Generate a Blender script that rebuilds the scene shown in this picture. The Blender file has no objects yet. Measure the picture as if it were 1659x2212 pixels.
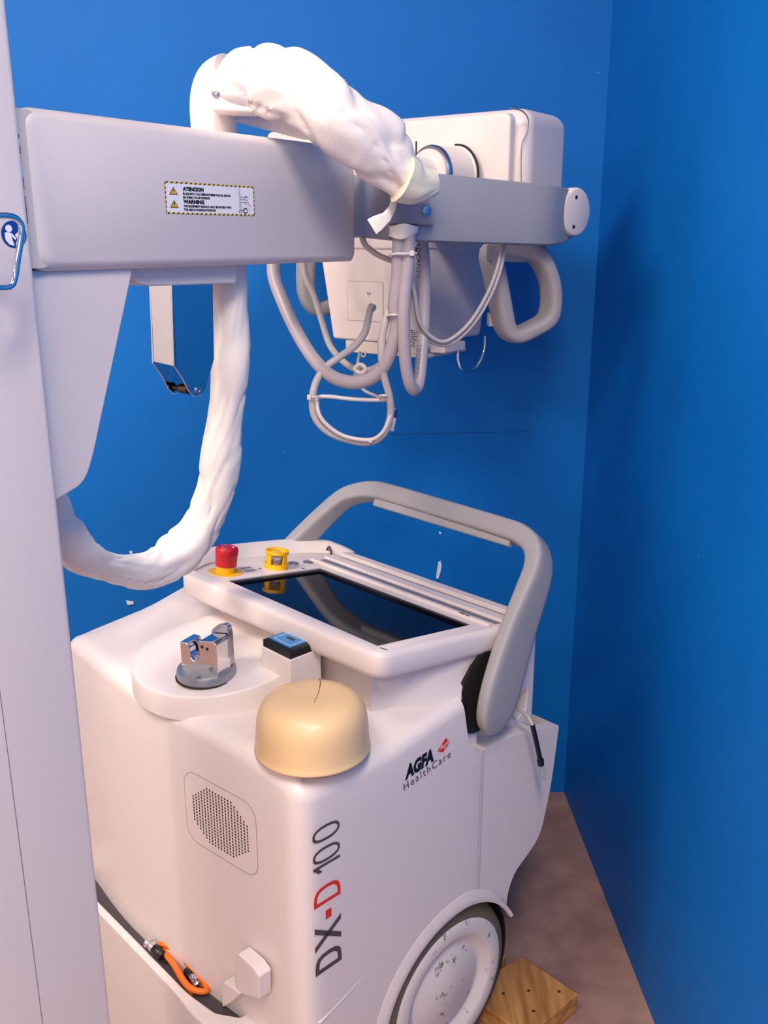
import bpy, bmesh, math
import numpy as np
from mathutils import Vector, Matrix, noise
R = math.radians
SC = bpy.context.scene
COL = SC.collection

# ------------------------------------------------------------------ camera & rays
F, PT, HC, CX, CY = 2014.0, R(16.4), 1.5, 829.5, 1106.0
CAM = np.array([0, 0, HC])
def ray(px, py):
    u = (px - CX) / F; v = -(py - CY) / F
    return np.array([u, math.cos(PT) + v * math.sin(PT), -math.sin(PT) + v * math.cos(PT)])
def hit(px, py, o, n):
    r = ray(px, py); return CAM + r * (np.dot(o - CAM, n) / np.dot(r, n))
def WY(px, py, Y):
    r = ray(px, py); return CAM + r * (Y / r[1])
# frames: local -> world 4x4
def frame(o, az):
    x = np.array([math.cos(az), -math.sin(az), 0]); y = np.array([math.sin(az), math.cos(az), 0])
    M = np.eye(4); M[:3, 0] = x; M[:3, 1] = y; M[:3, 3] = o; return M
FM = frame([-0.1158, 1.1338, 0], R(45.9))     # machine body: x right, y rear
FA = frame([-0.406, 1.10, 0], R(35.0))        # column / arm / tube head
FW = np.eye(4)
def loc(P, M): return tuple(np.linalg.inv(M)[:3, :3] @ (np.array(P) - M[:3, 3]))
def px_x(px, py, X, M=FM): return loc(hit(px, py, M[:3, 3] + M[:3, 0] * X, M[:3, 0]), M)
def px_y(px, py, Y, M=FM): return loc(hit(px, py, M[:3, 3] + M[:3, 1] * Y, M[:3, 1]), M)
def px_z(px, py, z, M=FM): return loc(hit(px, py, np.array([0, 0, z]), np.array([0, 0, 1.0])), M)
TILT = R(7.9)
KO = np.array([0, .18, .905])
def kz(y, h=0): return .905 - math.tan(TILT) * (y - .18) + h
def px_k(px, py, h=0):
    n = FM[:3, 1] * math.sin(TILT) + np.array([0, 0, math.cos(TILT)])
    return loc(hit(px, py, FM[:3, 3] + FM[:3, 1] * .18 + np.array([0, 0, .905 + h]), n), FM)

# ------------------------------------------------------------------ materials
def lin(c): return tuple((x / 12.92 if x <= .04045 else ((x + .055) / 1.055) ** 2.4) for x in [v / 255 for v in c])
def mat(name, rgb, rough=.45, metal=0, spec=.5, bump=0, bscale=200, var=0, vscale=4, rgb2=None, coat=0, trans=0, bdist=.0006):
    m = bpy.data.materials.new(name); m.use_nodes = True
    nt = m.node_tree; b = nt.nodes['Principled BSDF']
    c = lin(rgb) + (1,)
    b.inputs['Base Color'].default_value = c; b.inputs['Roughness'].default_value = rough
    b.inputs['Metallic'].default_value = metal; b.inputs['Specular IOR Level'].default_value = spec
    b.inputs['Coat Weight'].default_value = coat; b.inputs['Transmission Weight'].default_value = trans
    geo = nt.nodes.new('ShaderNodeNewGeometry')
    if bump:
        n = nt.nodes.new('ShaderNodeTexNoise'); n.inputs['Scale'].default_value = bscale; n.inputs['Detail'].default_value = 3
        bp = nt.nodes.new('ShaderNodeBump'); bp.inputs['Strength'].default_value = bump; bp.inputs['Distance'].default_value = bdist
        nt.links.new(geo.outputs['Position'], n.inputs['Vector']); nt.links.new(n.outputs['Fac'], bp.inputs['Height']); nt.links.new(bp.outputs['Normal'], b.inputs['Normal'])
    if var or rgb2:
        n = nt.nodes.new('ShaderNodeTexNoise'); n.inputs['Scale'].default_value = vscale; n.inputs['Detail'].default_value = 6
        nt.links.new(geo.outputs['Position'], n.inputs['Vector'])
        r = nt.nodes.new('ShaderNodeValToRGB')
        r.color_ramp.elements[0].position = .35; r.color_ramp.elements[1].position = .65
        c2 = lin(rgb2) + (1,) if rgb2 else tuple(min(1, x * (1 + var)) for x in c[:3]) + (1,)
        c1 = c if rgb2 else tuple(x * (1 - var) for x in c[:3]) + (1,)
        r.color_ramp.elements[0].color = c1; r.color_ramp.elements[1].color = c2
        nt.links.new(n.outputs['Fac'], r.inputs['Fac']); nt.links.new(r.outputs['Color'], b.inputs['Base Color'])
    return m
WHITE = mat('white_plastic', (226, 214, 210), .38, bump=.06, bscale=900)
WPAINT = mat('white_paint', (227, 214, 208), .42, bump=.05, bscale=700)
CREAM = mat('cream_metal', (214, 203, 190), .5)
GREYP = mat('grey_grip', (156, 153, 156), .55, bump=.25, bscale=1600)
GREYY = mat('grey_yoke', (140, 142, 152), .45, bump=.1, bscale=1200)
VINYL = mat('white_vinyl', (231, 223, 217), .5, bump=.35, bscale=420, bdist=.001)
HOSE = mat('grey_hose', (176, 166, 172), .38)
CABLE = mat('grey_cable', (190, 182, 178), .42)
WCABLE = mat('white_cable', (222, 214, 208), .42)
CHROME = mat('chrome', (225, 225, 228), .06, 1)
STEEL = mat('brushed_steel', (185, 187, 195), .28, 1)
SILVER = mat('silver_plastic', (150, 153, 162), .35, .6)
DOME = mat('aged_vinyl', (226, 192, 144), .36, var=.04, vscale=6)
RED = mat('red_plastic', (205, 22, 42), .4)
YELLOW = mat('yellow_plastic', (246, 186, 12), .4)
BLACK = mat('black_plastic', (16, 15, 17), .35)
DARK = mat('dark_recess', (20, 18, 18), .7)
DGREY = mat('dark_grey', (70, 64, 66), .6, var=.1, vscale=30)
SCREEN = mat('screen_glass', (8, 9, 16), .05, spec=.35)
SEAM = mat('seam_line', (140, 132, 132), .6)
PBLUE = mat('label_blue', (38, 132, 196), .3)
TIRE = mat('grey_tyre', (104, 94, 76), .7, bump=.2, bscale=200)
ORANGE = mat('orange_cable', (232, 112, 22), .45)
PTEXT = mat('dark_print', (78, 70, 72), .5)
PBLACK = mat('black_print', (12, 12, 14), .5)
PRED = mat('red_print', (226, 48, 24), .5)
PWHITE = mat('white_print', (240, 236, 236), .5)
SYEL = mat('sticker_yellow', (236, 200, 90), .5)
NAVY = mat('sticker_blue', (18, 60, 150), .4)
CLEAR = mat('clear_plastic', (235, 235, 235), .15, trans=.75)
TAPE = mat('white_tape', (230, 224, 214), .2, bump=.4, bscale=150, bdist=.001)
BROWN = mat('stained_panel', (200, 190, 180), .5)

def wall_mat():
    m = mat('blue_wall', (12, 108, 190), .55, spec=.22, bump=.3, bscale=260, bdist=.0008)
    nt = m.node_tree; b = nt.nodes['Principled BSDF']
    geo = nt.nodes.new('ShaderNodeNewGeometry')
    n = nt.nodes.new('ShaderNodeTexNoise'); n.inputs['Scale'].default_value = 2.2; n.inputs['Detail'].default_value = 8; n.inputs['Roughness'].default_value = .6
    r = nt.nodes.new('ShaderNodeValToRGB')
    r.color_ramp.elements[0].position = .3; r.color_ramp.elements[1].position = .7
    r.color_ramp.elements[0].color = lin((0, 100, 182)) + (1,); r.color_ramp.elements[1].color = lin((2, 108, 193)) + (1,)
    nt.links.new(geo.outputs['Position'], n.inputs['Vector']); nt.links.new(n.outputs['Fac'], r.inputs['Fac'])
    # small scuffs
    v = nt.nodes.new('ShaderNodeTexNoise'); v.inputs['Scale'].default_value = 38; v.inputs['Detail'].default_value = 2
    nt.links.new(geo.outputs['Position'], v.inputs['Vector'])
    t = nt.nodes.new('ShaderNodeValToRGB'); t.color_ramp.elements[0].position = .785; t.color_ramp.elements[1].position = .8
    nt.links.new(v.outputs['Fac'], t.inputs['Fac'])
    mx = nt.nodes.new('ShaderNodeMix'); mx.data_type = 'RGBA'
    nt.links.new(t.outputs['Color'], mx.inputs['Factor']); nt.links.new(r.outputs['Color'], mx.inputs['A']); mx.inputs['B'].default_value = lin((90, 140, 200)) + (1,)
    nt.links.new(mx.outputs['Result'], b.inputs['Base Color'])
    return m
WALL = wall_mat()
FLOOR = mat('floor_concrete', (140, 108, 100), .75, bump=.4, bscale=60, rgb2=(164, 128, 116), vscale=14, bdist=.001)
def wood_mat():
    m = mat('raw_wood', (196, 146, 84), .65)
    nt = m.node_tree; b = nt.nodes['Principled BSDF']
    tc = nt.nodes.new('ShaderNodeTexCoord'); mp = nt.nodes.new('ShaderNodeMapping'); mp.inputs['Scale'].default_value = (60, 6, 60)
    n = nt.nodes.new('ShaderNodeTexNoise'); n.inputs['Scale'].default_value = 1; n.inputs['Detail'].default_value = 5
    r = nt.nodes.new('ShaderNodeValToRGB'); r.color_ramp.elements[0].position = .3; r.color_ramp.elements[1].position = .7
    r.color_ramp.elements[0].color = lin((150, 98, 46)) + (1,); r.color_ramp.elements[1].color = lin((206, 152, 88)) + (1,)
    nt.links.new(tc.outputs['Object'], mp.inputs['Vector']); nt.links.new(mp.outputs['Vector'], n.inputs['Vector'])
    nt.links.new(n.outputs['Fac'], r.inputs['Fac']); nt.links.new(r.outputs['Color'], b.inputs['Base Color'])
    return m
WOOD = wood_mat()
def rim_mat():
    m = mat('wheel_white', (222, 214, 210), .5)
    nt = m.node_tree; b = nt.nodes['Principled BSDF']
    geo = nt.nodes.new('ShaderNodeNewGeometry')
    n = nt.nodes.new('ShaderNodeTexNoise'); n.inputs['Scale'].default_value = 34; n.inputs['Detail'].default_value = 5; n.inputs['Roughness'].default_value = .65
    r = nt.nodes.new('ShaderNodeValToRGB'); r.color_ramp.elements[0].position = .60; r.color_ramp.elements[1].position = .66
    r.color_ramp.elements[0].color = lin((222, 214, 210)) + (1,); r.color_ramp.elements[1].color = lin((120, 112, 112)) + (1,)
    nt.links.new(geo.outputs['Position'], n.inputs['Vector']); nt.links.new(n.outputs['Fac'], r.inputs['Fac']); nt.links.new(r.outputs['Color'], b.inputs['Base Color'])
    return m
RIMW = rim_mat()

# ------------------------------------------------------------------ mesh builder
class MB:
    def __init__(s): s.v = []; s.f = []
    def add(s, vs, fs):
        o = len(s.v); s.v += [tuple(map(float, v)) for v in vs]; s.f += [tuple(i + o for i in f) for f in fs]; return s
    def box(s, a, b):
        (x0, y0, z0), (x1, y1, z1) = a, b
        return s.add([(x0,y0,z0),(x1,y0,z0),(x1,y1,z0),(x0,y1,z0),(x0,y0,z1),(x1,y0,z1),(x1,y1,z1),(x0,y1,z1)],
                     [(0,3,2,1),(4,5,6,7),(0,1,5,4),(1,2,6,5),(2,3,7,6),(3,0,4,7)])
    def prism(s, pts, d):           # pts 3D loop, extruded by vector d
        n = len(pts); d = np.array(d); q = [tuple(np.array(p) + d) for p in pts]
        return s.add(list(pts) + q, [tuple(range(n))[::-1], tuple(range(n, 2 * n))] + [(i, (i + 1) % n, n + (i + 1) % n, n + i) for i in range(n)])
    def loft(s, rings, cap=True, closed=False):
        n = len(rings[0]); vs = [p for r in rings for p in r]; fs = []
        m = len(rings)
        for k in range(m if closed else m - 1):
            a, b = k * n, ((k + 1) % m) * n
            for i in range(n): fs.append((a + i, a + (i + 1) % n, b + (i + 1) % n, b + i))
        if cap and not closed: fs += [tuple(range(n))[::-1], tuple(range((m - 1) * n, m * n))]
        return s.add(vs, fs)
    def lathe(s, c, axis, prof, n=40, ref=None):   # prof [(r,h)]
        axis = np.array(axis, float); axis /= np.linalg.norm(axis)
        ref = np.array(ref if ref is not None else ([0, 0, 1] if abs(axis[2]) < .9 else [1, 0, 0]), float)
        u = np.cross(ref, axis); u /= np.linalg.norm(u); w = np.cross(axis, u); c = np.array(c, float)
        rings = [[tuple(c + axis * h + (u * math.cos(t) + w * math.sin(t)) * r) for t in [2 * math.pi * i / n for i in range(n)]] for r, h in prof]
        return s.loft(rings)
    def tube(s, pts, r, n=12, closed=False, cap=True, smooth=6):
        P = spline(pts, smooth, closed) if smooth else [np.array(p, float) for p in pts]
        rings = []; m = len(P)
        T = [(P[(i + 1) % m] - P[(i - 1) % m]) if closed else (P[min(i + 1, m - 1)] - P[max(i - 1, 0)]) for i in range(m)]
        T = [t / (np.linalg.norm(t) + 1e-12) for t in T]
        u = np.cross(T[0], [0, 0, 1.0]);
        if np.linalg.norm(u) < .1: u = np.cross(T[0], [1.0, 0, 0])
        u /= np.linalg.norm(u)
        for i in range(m):
            u = u - T[i] * np.dot(u, T[i]); u /= np.linalg.norm(u); w = np.cross(T[i], u)
            rr = r(i / (m - 1)) if callable(r) else r
            rings.append([tuple(P[i] + (u * math.cos(a) + w * math.sin(a)) * rr) for a in [2 * math.pi * k / n for k in range(n)]])
        return s.loft(rings, cap=cap, closed=closed)
def spline(pts, k=6, closed=False):
    P = [np.array(p, float) for p in pts]; n = len(P); out = []
    for i in range(n if closed else n - 1):
        g = (lambda j: P[j % n]) if closed else (lambda j: P[max(0, min(n - 1, j))])
        a, b, c, d = g(i - 1), g(i), g(i + 1), g(i + 2)
        for q in range(k):
            t = q / k
            out.append(.5 * ((2 * b) + (c - a) * t + (2 * a - 5 * b + 4 * c - d) * t * t + (3 * b - a - 3 * c + d) * t ** 3))
    if not closed: out.append(P[-1])
    return out
def sring(c, U, V, n=24, e=2.6):    # superellipse ring
    c, U, V = map(np.array, (c, U, V)); o = []
    for i in range(n):
        t = 2 * math.pi * (i + .5) / n; a, b = math.cos(t), math.sin(t)
        o.append(tuple(c + U * math.copysign(abs(a) ** (2 / e), a) + V * math.copysign(abs(b) ** (2 / e), b)))
    return o
def rrect(x0, y0, x1, y1, r, n=6):  # 2D rounded rectangle, ccw
    o = []
    for cx, cy, a0 in ((x1 - r, y1 - r, 0), (x0 + r, y1 - r, 90), (x0 + r, y0 + r, 180), (x1 - r, y0 + r, 270)):
        for i in range(n + 1):
            a = R(a0 + 90 * i / n); o.append((cx + r * math.cos(a), cy + r * math.sin(a)))
    return o
def rpoly(P, r, n=5):               # rounded 2D polygon
    o = []; m = len(P)
    rs = r if isinstance(r, (list, tuple)) else [r] * m
    for i in range(m):
        p = np.array(P[i], float); a = np.array(P[i - 1], float) - p; b = np.array(P[(i + 1) % m], float) - p
        la, lb = np.linalg.norm(a), np.linalg.norm(b); a /= la; b /= lb
        rr = min(rs[i], la * .48, lb * .48)
        if rr <= 0: o.append(tuple(p)); continue
        s_, e_ = p + a * rr, p + b * rr
        for k in range(n + 1):
            t = k / n; o.append(tuple((1 - t) ** 2 * s_ + 2 * t * (1 - t) * p + t * t * e_))
    return o

ROOTS = {}
def empty(name, o, label, cat, group=None):
    e = bpy.data.objects.new(name, None); COL.objects.link(e); e.location = o; e.empty_display_size = .05
    e['label'] = label; e['category'] = cat
    if group: e['group'] = group
    return e
def wloc(o):
    v = Vector((0, 0, 0)); 
    while o: v += o.location; o = o.parent
    return v
def obj(name, mb, m, parent=None, M=FW, bevel=0, seg=3, smooth=True, label=None, angle=35, recalc=True, mats=None, cut=None, sub=0):
    me = bpy.data.meshes.new(name)
    V = np.array(mb.v); V = V @ M[:3, :3].T + M[:3, 3]
    base = V.mean(0) if parent is None else V.mean(0)
    pw = np.array(wloc(parent)) if parent else np.zeros(3)
    me.from_pydata([tuple(v) for v in (V - base)], [], mb.f)
    if recalc:
        bm = bmesh.new(); bm.from_mesh(me); bmesh.ops.remove_doubles(bm, verts=bm.verts, dist=1e-6); bmesh.ops.recalc_face_normals(bm, faces=bm.faces); bm.to_mesh(me); bm.free()
    me.materials.append(m)
    for x in (mats or []): me.materials.append(x)
    o = bpy.data.objects.new(name, me); COL.objects.link(o)
    o.location = tuple(base - pw); o.parent = parent
    if cut:
        for cb, cm in cut:
            cme = bpy.data.meshes.new('c'); W = np.array(cb.v) @ cm[:3, :3].T + cm[:3, 3]
            cme.from_pydata([tuple(v) for v in (W - base)], [], cb.f)
            bm = bmesh.new(); bm.from_mesh(cme); bmesh.ops.recalc_face_normals(bm, faces=bm.faces); bm.to_mesh(cme); bm.free()
            co = bpy.data.objects.new('c', cme); COL.objects.link(co)
            par, lc = o.parent, o.location.copy(); o.parent = None; o.location = (0, 0, 0)
            md = o.modifiers.new('b', 'BOOLEAN'); md.object = co; md.operation = 'DIFFERENCE'; md.solver = 'EXACT'; md.use_self = True
            bpy.context.view_layer.update()
            nm = bpy.data.meshes.new_from_object(o.evaluated_get(bpy.context.evaluated_depsgraph_get()))
            o.modifiers.clear(); nm.name = name; o.data = nm
            o.parent = par; o.location = lc
            bpy.data.objects.remove(co)
        me = o.data
    if bevel:
        b = o.modifiers.new('bevel', 'BEVEL'); b.width = bevel; b.segments = seg; b.limit_method = 'ANGLE'; b.angle_limit = R(angle); b.harden_normals = False
    if sub:
        b = o.modifiers.new('sub', 'SUBSURF'); b.levels = sub; b.render_levels = sub
    if smooth:
        for p in me.polygons: p.use_smooth = True
        bm = bmesh.new(); bm.from_mesh(me)
        if not bevel:
            for e in bm.edges:
                if len(e.link_faces) == 2 and e.calc_face_angle(0) > R(50): e.smooth = False
        bm.to_mesh(me); bm.free()
        if bevel:
            w = o.modifiers.new('wn', 'WEIGHTED_NORMAL'); w.keep_sharp = True
    if label: o['label'] = label
    return o
def tag(o, label, cat, group=None):
    o['label'] = label; o['category'] = cat
    if group: o['group'] = group
    return o
def text_mb(body, size, o, xd, yd, shear=0, bold=0, spacing=1, width=None, thick=.0):
    """text mesh laid at 3D origin o along unit xd, yd; returns MB"""
    cu = bpy.data.curves.new('t', 'FONT'); cu.body = body; cu.size = size; cu.shear = shear; cu.offset = bold; cu.space_character = spacing
    cu.resolution_u = 3
    ob = bpy.data.objects.new('t', cu); COL.objects.link(ob)
    bpy.context.view_layer.update()
    me = bpy.data.meshes.new_from_object(ob.evaluated_get(bpy.context.evaluated_depsgraph_get()))
    xs = [v.co.x for v in me.vertices]; sx = 1
    if width: sx = width / (max(xs) - min(xs))
    o, xd, yd = map(np.array, (o, xd, yd)); mb = MB(); x0 = min(xs)
    mb.add([o + xd * (v.co.x - x0) * sx + yd * v.co.y for v in me.vertices], [tuple(p.vertices) for p in me.polygons])
    bpy.data.objects.remove(ob); bpy.data.meshes.remove(me)
    return mb
def fill2d(loops, fn, mb=None):
    """flat filled polygon with holes: loops of 2D pts, mapped by fn to 3D"""
    bm = bmesh.new()
    for L in loops:
        vs = [bm.verts.new((p[0], p[1], 0)) for p in L]
        for i in range(len(vs)): bm.edges.new((vs[i], vs[(i + 1) % len(vs)]))
    bmesh.ops.triangle_fill(bm, edges=bm.edges[:], use_beauty=True, use_dissolve=False)
    mb = mb or MB(); bm.verts.index_update()
    mb.add([fn(v.co.x, v.co.y) for v in bm.verts], [tuple(v.index for v in f.verts) for f in bm.faces]); bm.free()
    return mb
def bolt(name, parent, c, axis, r, m=CHROME, M=FW, h=.003, label=None):
    k = MB().lathe(c, axis, [(r * 1.25, 0), (r * 1.25, h * .3), (r, h * .35), (r * .98, h), (r * .8, h * 1.25), (r * .45, h * 1.3), (r * .42, h * .7), (.0001, h * .7)], 20)
    return obj(name, k, m, parent, M, label=label)

# ================================================================== ROOM
def struct(name, mb, m, M=FW, **k):
    o = obj(name, mb, m, None, M, smooth=False, **k); o['kind'] = 'structure'; return o
WZ = R(-2.2)
corner = hit(1218, 1711, np.array([0, 0, 0.]), np.array([0, 0, 1.]))
FR = frame([corner[0], corner[1], 0], WZ)         # x along the back wall to the right, y into the wall
struct('wall_back', MB().box((-3.2, 0, 0), (.12, .12, 2.9)), WALL, FR)
struct('wall_right', MB().box((0, -5, 0), (.12, 0, 2.9)), WALL, FR)
LW = mat('cream_wall', (226, 214, 204), .7)
struct('wall_left', MB().box((-3.32, -5, 0), (-3.2, .12, 2.9)), LW, FR)
struct('wall_front', MB().box((-3.32, -5.12, 0), (.12, -5, 2.9)), LW, FR)
struct('floor', MB().box((-3.32, -5.12, -.1), (.12, .12, 0)), FLOOR, FR)
struct('ceiling', MB().box((-3.32, -5.12, 2.9), (.12, .12, 3.0)), LW, FR)

# ================================================================== THE MACHINE
MC = empty('mobile_xray_machine', tuple(FM[:3, 3]), 'white mobile x-ray machine with folding arm, hoses and tilted screen, standing in the blue corner', 'x-ray machine')

# ---- body shell -------------------------------------------------
def side_top(y):   # height of right top edge
    return .752 + max(0, y - .17) * .15 + (.0 if y < .17 else 0)
def ztop(x, y):
    c = max(0.0, 1 - ((x + .35) / .36) ** 4) * .032
    left = max(0, min(1, (-x - .35) / .3))
    return min(side_top(y) + c + left * .020 + left * max(0, y - .02) * .10, kz(y, -.065) if y > .2 else 9)
front = [(0, .0), (-.10, -.008), (-.22, -.022), (-.34, -.034), (-.46, -.040), (-.56, -.034), (-.60, -.025)]
out = rpoly([(0.0, .405), (0, 0.0), (-.12, -.008), (-.34, -.032), (-.50, -.036), (-.70, -.012), (-.705, .10), (-.70, .405)],
            [.01, .035, .06, .1, .08, .09, .1, .02], 6)
# densify
def dens(P, d=.03):
    o = []
    for i in range(len(P)):
        a, b = np.array(P[i]), np.array(P[(i + 1) % len(P)]); k = max(1, int(np.linalg.norm(b - a) / d))
        for q in range(k): o.append(tuple(a + (b - a) * q / k))
    return o
out = dens(out); N = len(out)
nr = []
for i in range(N):
    a, b = np.array(out[i - 1]), np.array(out[(i + 1) % N]); t = b - a; t /= np.linalg.norm(t) + 1e-9; nr.append(np.array([t[1], -t[0]]))
cen = np.array([-.33, .22])
sgn = 1 if np.dot(nr[0], cen - np.array(out[0])) > 0 else -1
nr = [x * sgn for x in nr]          # inward
rb = .026; rings = []
for z in (.16, .30, .45, .60, .68):
    rings.append([(p[0], p[1], z) for p in out])
for k in range(0, 7):
    a = R(90 * k / 6)
    rings.append([tuple(np.array([p[0] + n[0] * rb * (1 - math.cos(a)), p[1] + n[1] * rb * (1 - math.cos(a)), ztop(*p) - rb + rb * math.sin(a)])) for p, n in zip(out, nr)])
inner = [np.array(p) + n * rb for p, n in zip(out, nr)]
for k in (.9, .75, .6, .45, .3, .15, .04):
    rr = []
    for p in inner:
        q = cen + (p - cen) * k; rr.append((q[0], q[1], ztop(*q)))
    rings.append(rr)
WC = (.338, .188); WR = .166        # wheel centre (y,z) in the side plane
arch = MB().lathe((-.14, WC[0], WC[1]), (1, 0, 0), [(WR + .012, 0), (WR + .012, .3)], 72)
recess = MB()
rp = [(px_x(*q, 0.0)[1], px_x(*q, 0.0)[2]) for q in [(1000, 1478), (1003, 1530), (1012, 1600), (1024, 1618), (1034, 1626)]]
recess.prism([(-.022, y, z) for y, z in rp] + [(-.022, .5, .66), (-.022, .5, .9), (-.022, rp[0][0] + .02, .9)], (.2, 0, 0))
body = obj('body_shell', MB().loft(rings), WHITE, MC, FM, cut=[(arch, FM), (recess, FM)])

# rear storage section (behind the wheel)
rs = [px_x(*q, 0)[1:] for q in [(1038, 1626), (1110, 1590), (1210, 1566), (1192, 1700), (1168, 1810), (1112, 1888), (1097, 1935), (1095, 2010)]]
rs = [(a, b) for a, b in rs] + [(.47, .16), (.392, .16)]
rs[0] = (.392, rs[0][1])
bm_ = MB().prism([(-.002, y, z) for y, z in rpoly(rs, [.0, .01, .008, .03, .03, .03, .02, .02, 0, 0], 4)], (-.665, 0, 0))
slot = MB().box((-.60, .55, .58), (-.022, .612, .8))
rear = obj('rear_bin', bm_, WHITE, MC, FM, bevel=.010, cut=[(arch, FM), (slot, FM)], label='white rear storage section with slanted underside')
tray = [px_x(*q, -.04) for q in [(1150, 1530), (1190, 1553)]]
obj('bin_lining', MB().box((-.599, .551, .582), (-.023, .611, .592)), DGREY, rear, FM)

# seam between body and rear section
obj('panel_seam', MB().box((-.004, .3915, .36), (.0002, .3922, .655)), SEAM, body, FM, smooth=False)

# wheel arch flange: raised lip round the wheel opening
flange = MB(); rg = []
for k in range(0, 61):
    a = R(28 + 162 * k / 60)
    c, s_ = math.cos(a), math.sin(a); rr = []; wf = float(np.interp(math.degrees(a), [-10, 40, 80, 190], [.1, .15, 1, 1]))
    fade = min(1, max(0.02, (k) / 8)) if k < 8 else 1
    for r_, x_ in ((WR + .012 - .006 * (1 - wf), -.02 * wf - .002), (WR + .012 - .006 * (1 - wf), .004), (WR + .012 + .004 * wf, .006), (WR + .012 + .014 * wf, .005), (WR + .012 + .028 * wf, .0006), (WR + .012 + .028 * wf, -.02)):
        rr.append((x_, WC[0] + c * r_, WC[1] + s_ * r_))
    rg.append(rr)
flange.loft(rg)
obj('wheel_arch', flange, WHITE, MC, FM)
obj('wheel_well', MB().lathe((-.145, WC[0], WC[1]), (1, 0, 0), [(WR + .0115, 0), (WR + .0115, .12), (WR + .009, .12), (WR + .009, .003), (.001, .003)], 60), DARK, MC, FM)
# crease ridge sweeping down to the front
cr = [px_x(*q, 0.0) for q in [(690, 2212), (740, 2160), (790, 2105), (835, 2060), (868, 2022)]]
obj('crease_ridge', MB().tube([(p[0] - .0035, p[1], p[2]) for p in cr], lambda t: .0052 * (1 - .5 * t), 10), WHITE, body, FM)

# wheel
wh = MB()
wh.lathe((-.055, WC[0], WC[1]), (1, 0, 0), [(.03, -.03), (WR - .02, -.03), (WR - .004, -.024), (WR, -.01), (WR, .022), (WR - .006, .036), (WR - .018, .044), (WR - .028, .045), (WR - .028, .0), (.03, .0)], 90)
whl = obj('rear_wheel', wh, TIRE, MC, FM, label='large grey-tyred rear wheel with scuffed white disc')
rr_ = WR - .0275
disc = MB().lathe((-.055, WC[0], WC[1]), (1, 0, 0), [(rr_, .03), (rr_ + .001, .045), (rr_ - .004, .048), (rr_ - .026, .048), (rr_ - .031, .046), (rr_ - .043, .036), (rr_ - .050, .034), (.085, .034), (.080, .037), (.045, .038), (.041, .040), (.0005, .040)], 90)
obj('wheel_disc', disc, RIMW, whl, FM)

# ---- turntable disc on the body top --------------------------------
dz = .826
dc = px_z(462, 1418, dz); dc = (-.345, .108)
rl_ = []
dr = .148
def dring(r, zf): return [(dc[0] + r * math.cos(t), dc[1] + r * math.sin(t) * 1.0, zf(dc[0] + r * math.cos(t), dc[1] + r * math.sin(t))) for t in [2 * math.pi * k / 72 for k in range(72)]]
ztp = lambda x, y: dz + (y - dc[1]) * .10
disk = MB().loft([dring(dr + .0015, lambda x, y: ztop(x, y) - .012), dring(dr + .001, lambda x, y: ztop(x, y) + .004), dring(dr, lambda x, y: max(ztop(x, y) + .009, ztp(x, y) - .004)), dring(dr - .0012, lambda x, y: ztp(x, y) - .0012), dring(dr - .004, ztp), dring(dr - .02, ztp), dring(.05, ztp), dring(.0005, ztp)])
obj('top_platform', disk, WHITE, MC, FM, label='round raised white platform on the body top')

# latch (chrome parking hook)
lc = px_z(446, 1447, dz + .002)
LX, LY = lc[0], lc[1]; lz = ztp(LX, LY)
lat = obj('parking_latch', MB().lathe((LX, LY, lz - .002), (0, 0, 1), [(.048, 0), (.048, .012), (.0465, .0155), (.043, .0165), (.0005, .0165)], 56), SILVER, MC, FM, label='silver disc with polished parking hook')
obj('latch_gap', MB().lathe((LX, LY, lz - .001), (0, 0, 1), [(.0500, 0), (.0500, .0016), (.0005, .0017)], 48), DARK, lat, FM)
zt = lz + .0145
# hook made in the arm-like axes of the photo: profile seen from the right side
def PX(px, py, X): return px_x(px, py, X)
hk = [(-.028, 0), (.034, 0), (.034, .036), (.030, .040), (.016, .0415), (.004, .0405), (.001, .037), (.006, .016), (.002, .010), (-.005, .009), (-.010, .014), (-.012, .024), (-.017, .030), (-.020, .029), (-.028, .0) ]
ha = R(18)
def HT(u, w, z):
    u, w, z = u * 1.12, w * 1.15, z * 1.42
    return (LX + u * math.cos(ha) - w * math.sin(ha), LY + u * math.sin(ha) * 1.0 + w * math.cos(ha), zt + z)
hook1 = [(-.031, -.003), (.034, -.003), (.034, .037), (.028, .0405), (.004, .0375), (.0015, .034), (.0035, .018), (-.001, .012), (-.008, .0105), (-.013, .014), (-.014, .024), (-.018, .0305), (-.023, .0315), (-.031, .031)]
obj('latch_hook', MB().prism([HT(u, -.017, z) for u, z in hook1[::1]], np.array(HT(0, .030, 0)) - np.array(HT(0, 0, 0))), CHROME, lat, FM, bevel=.0012, seg=2)
hook2 = [(-.002, .030), (.0, .040), (.010, .047), (.022, .050), (.029, .048), (.031, .038), (.031, .0), (.0, .0)]
obj('latch_cam', MB().prism([HT(u, .0155, z) for u, z in hook2], np.array(HT(0, .011, 0)) - np.array(HT(0, 0, 0))), STEEL, lat, FM, bevel=.002, seg=2)
for u, z in ((.009, .031), (.018, .030)):
    obj('latch_screw', MB().lathe(HT(u, -.0165, z), np.array(HT(0, -1, 0)) - np.array(HT(0, 0, 0)), [(.0028, 0), (.0028, .0008), (.0002, .0009)], 16), BLACK, lat, FM)
bolt('latch_bolt', lat, HT(.012, -.031, .0015), (0, 0, 1), .0032, STEEL, FM, .0015)

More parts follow.
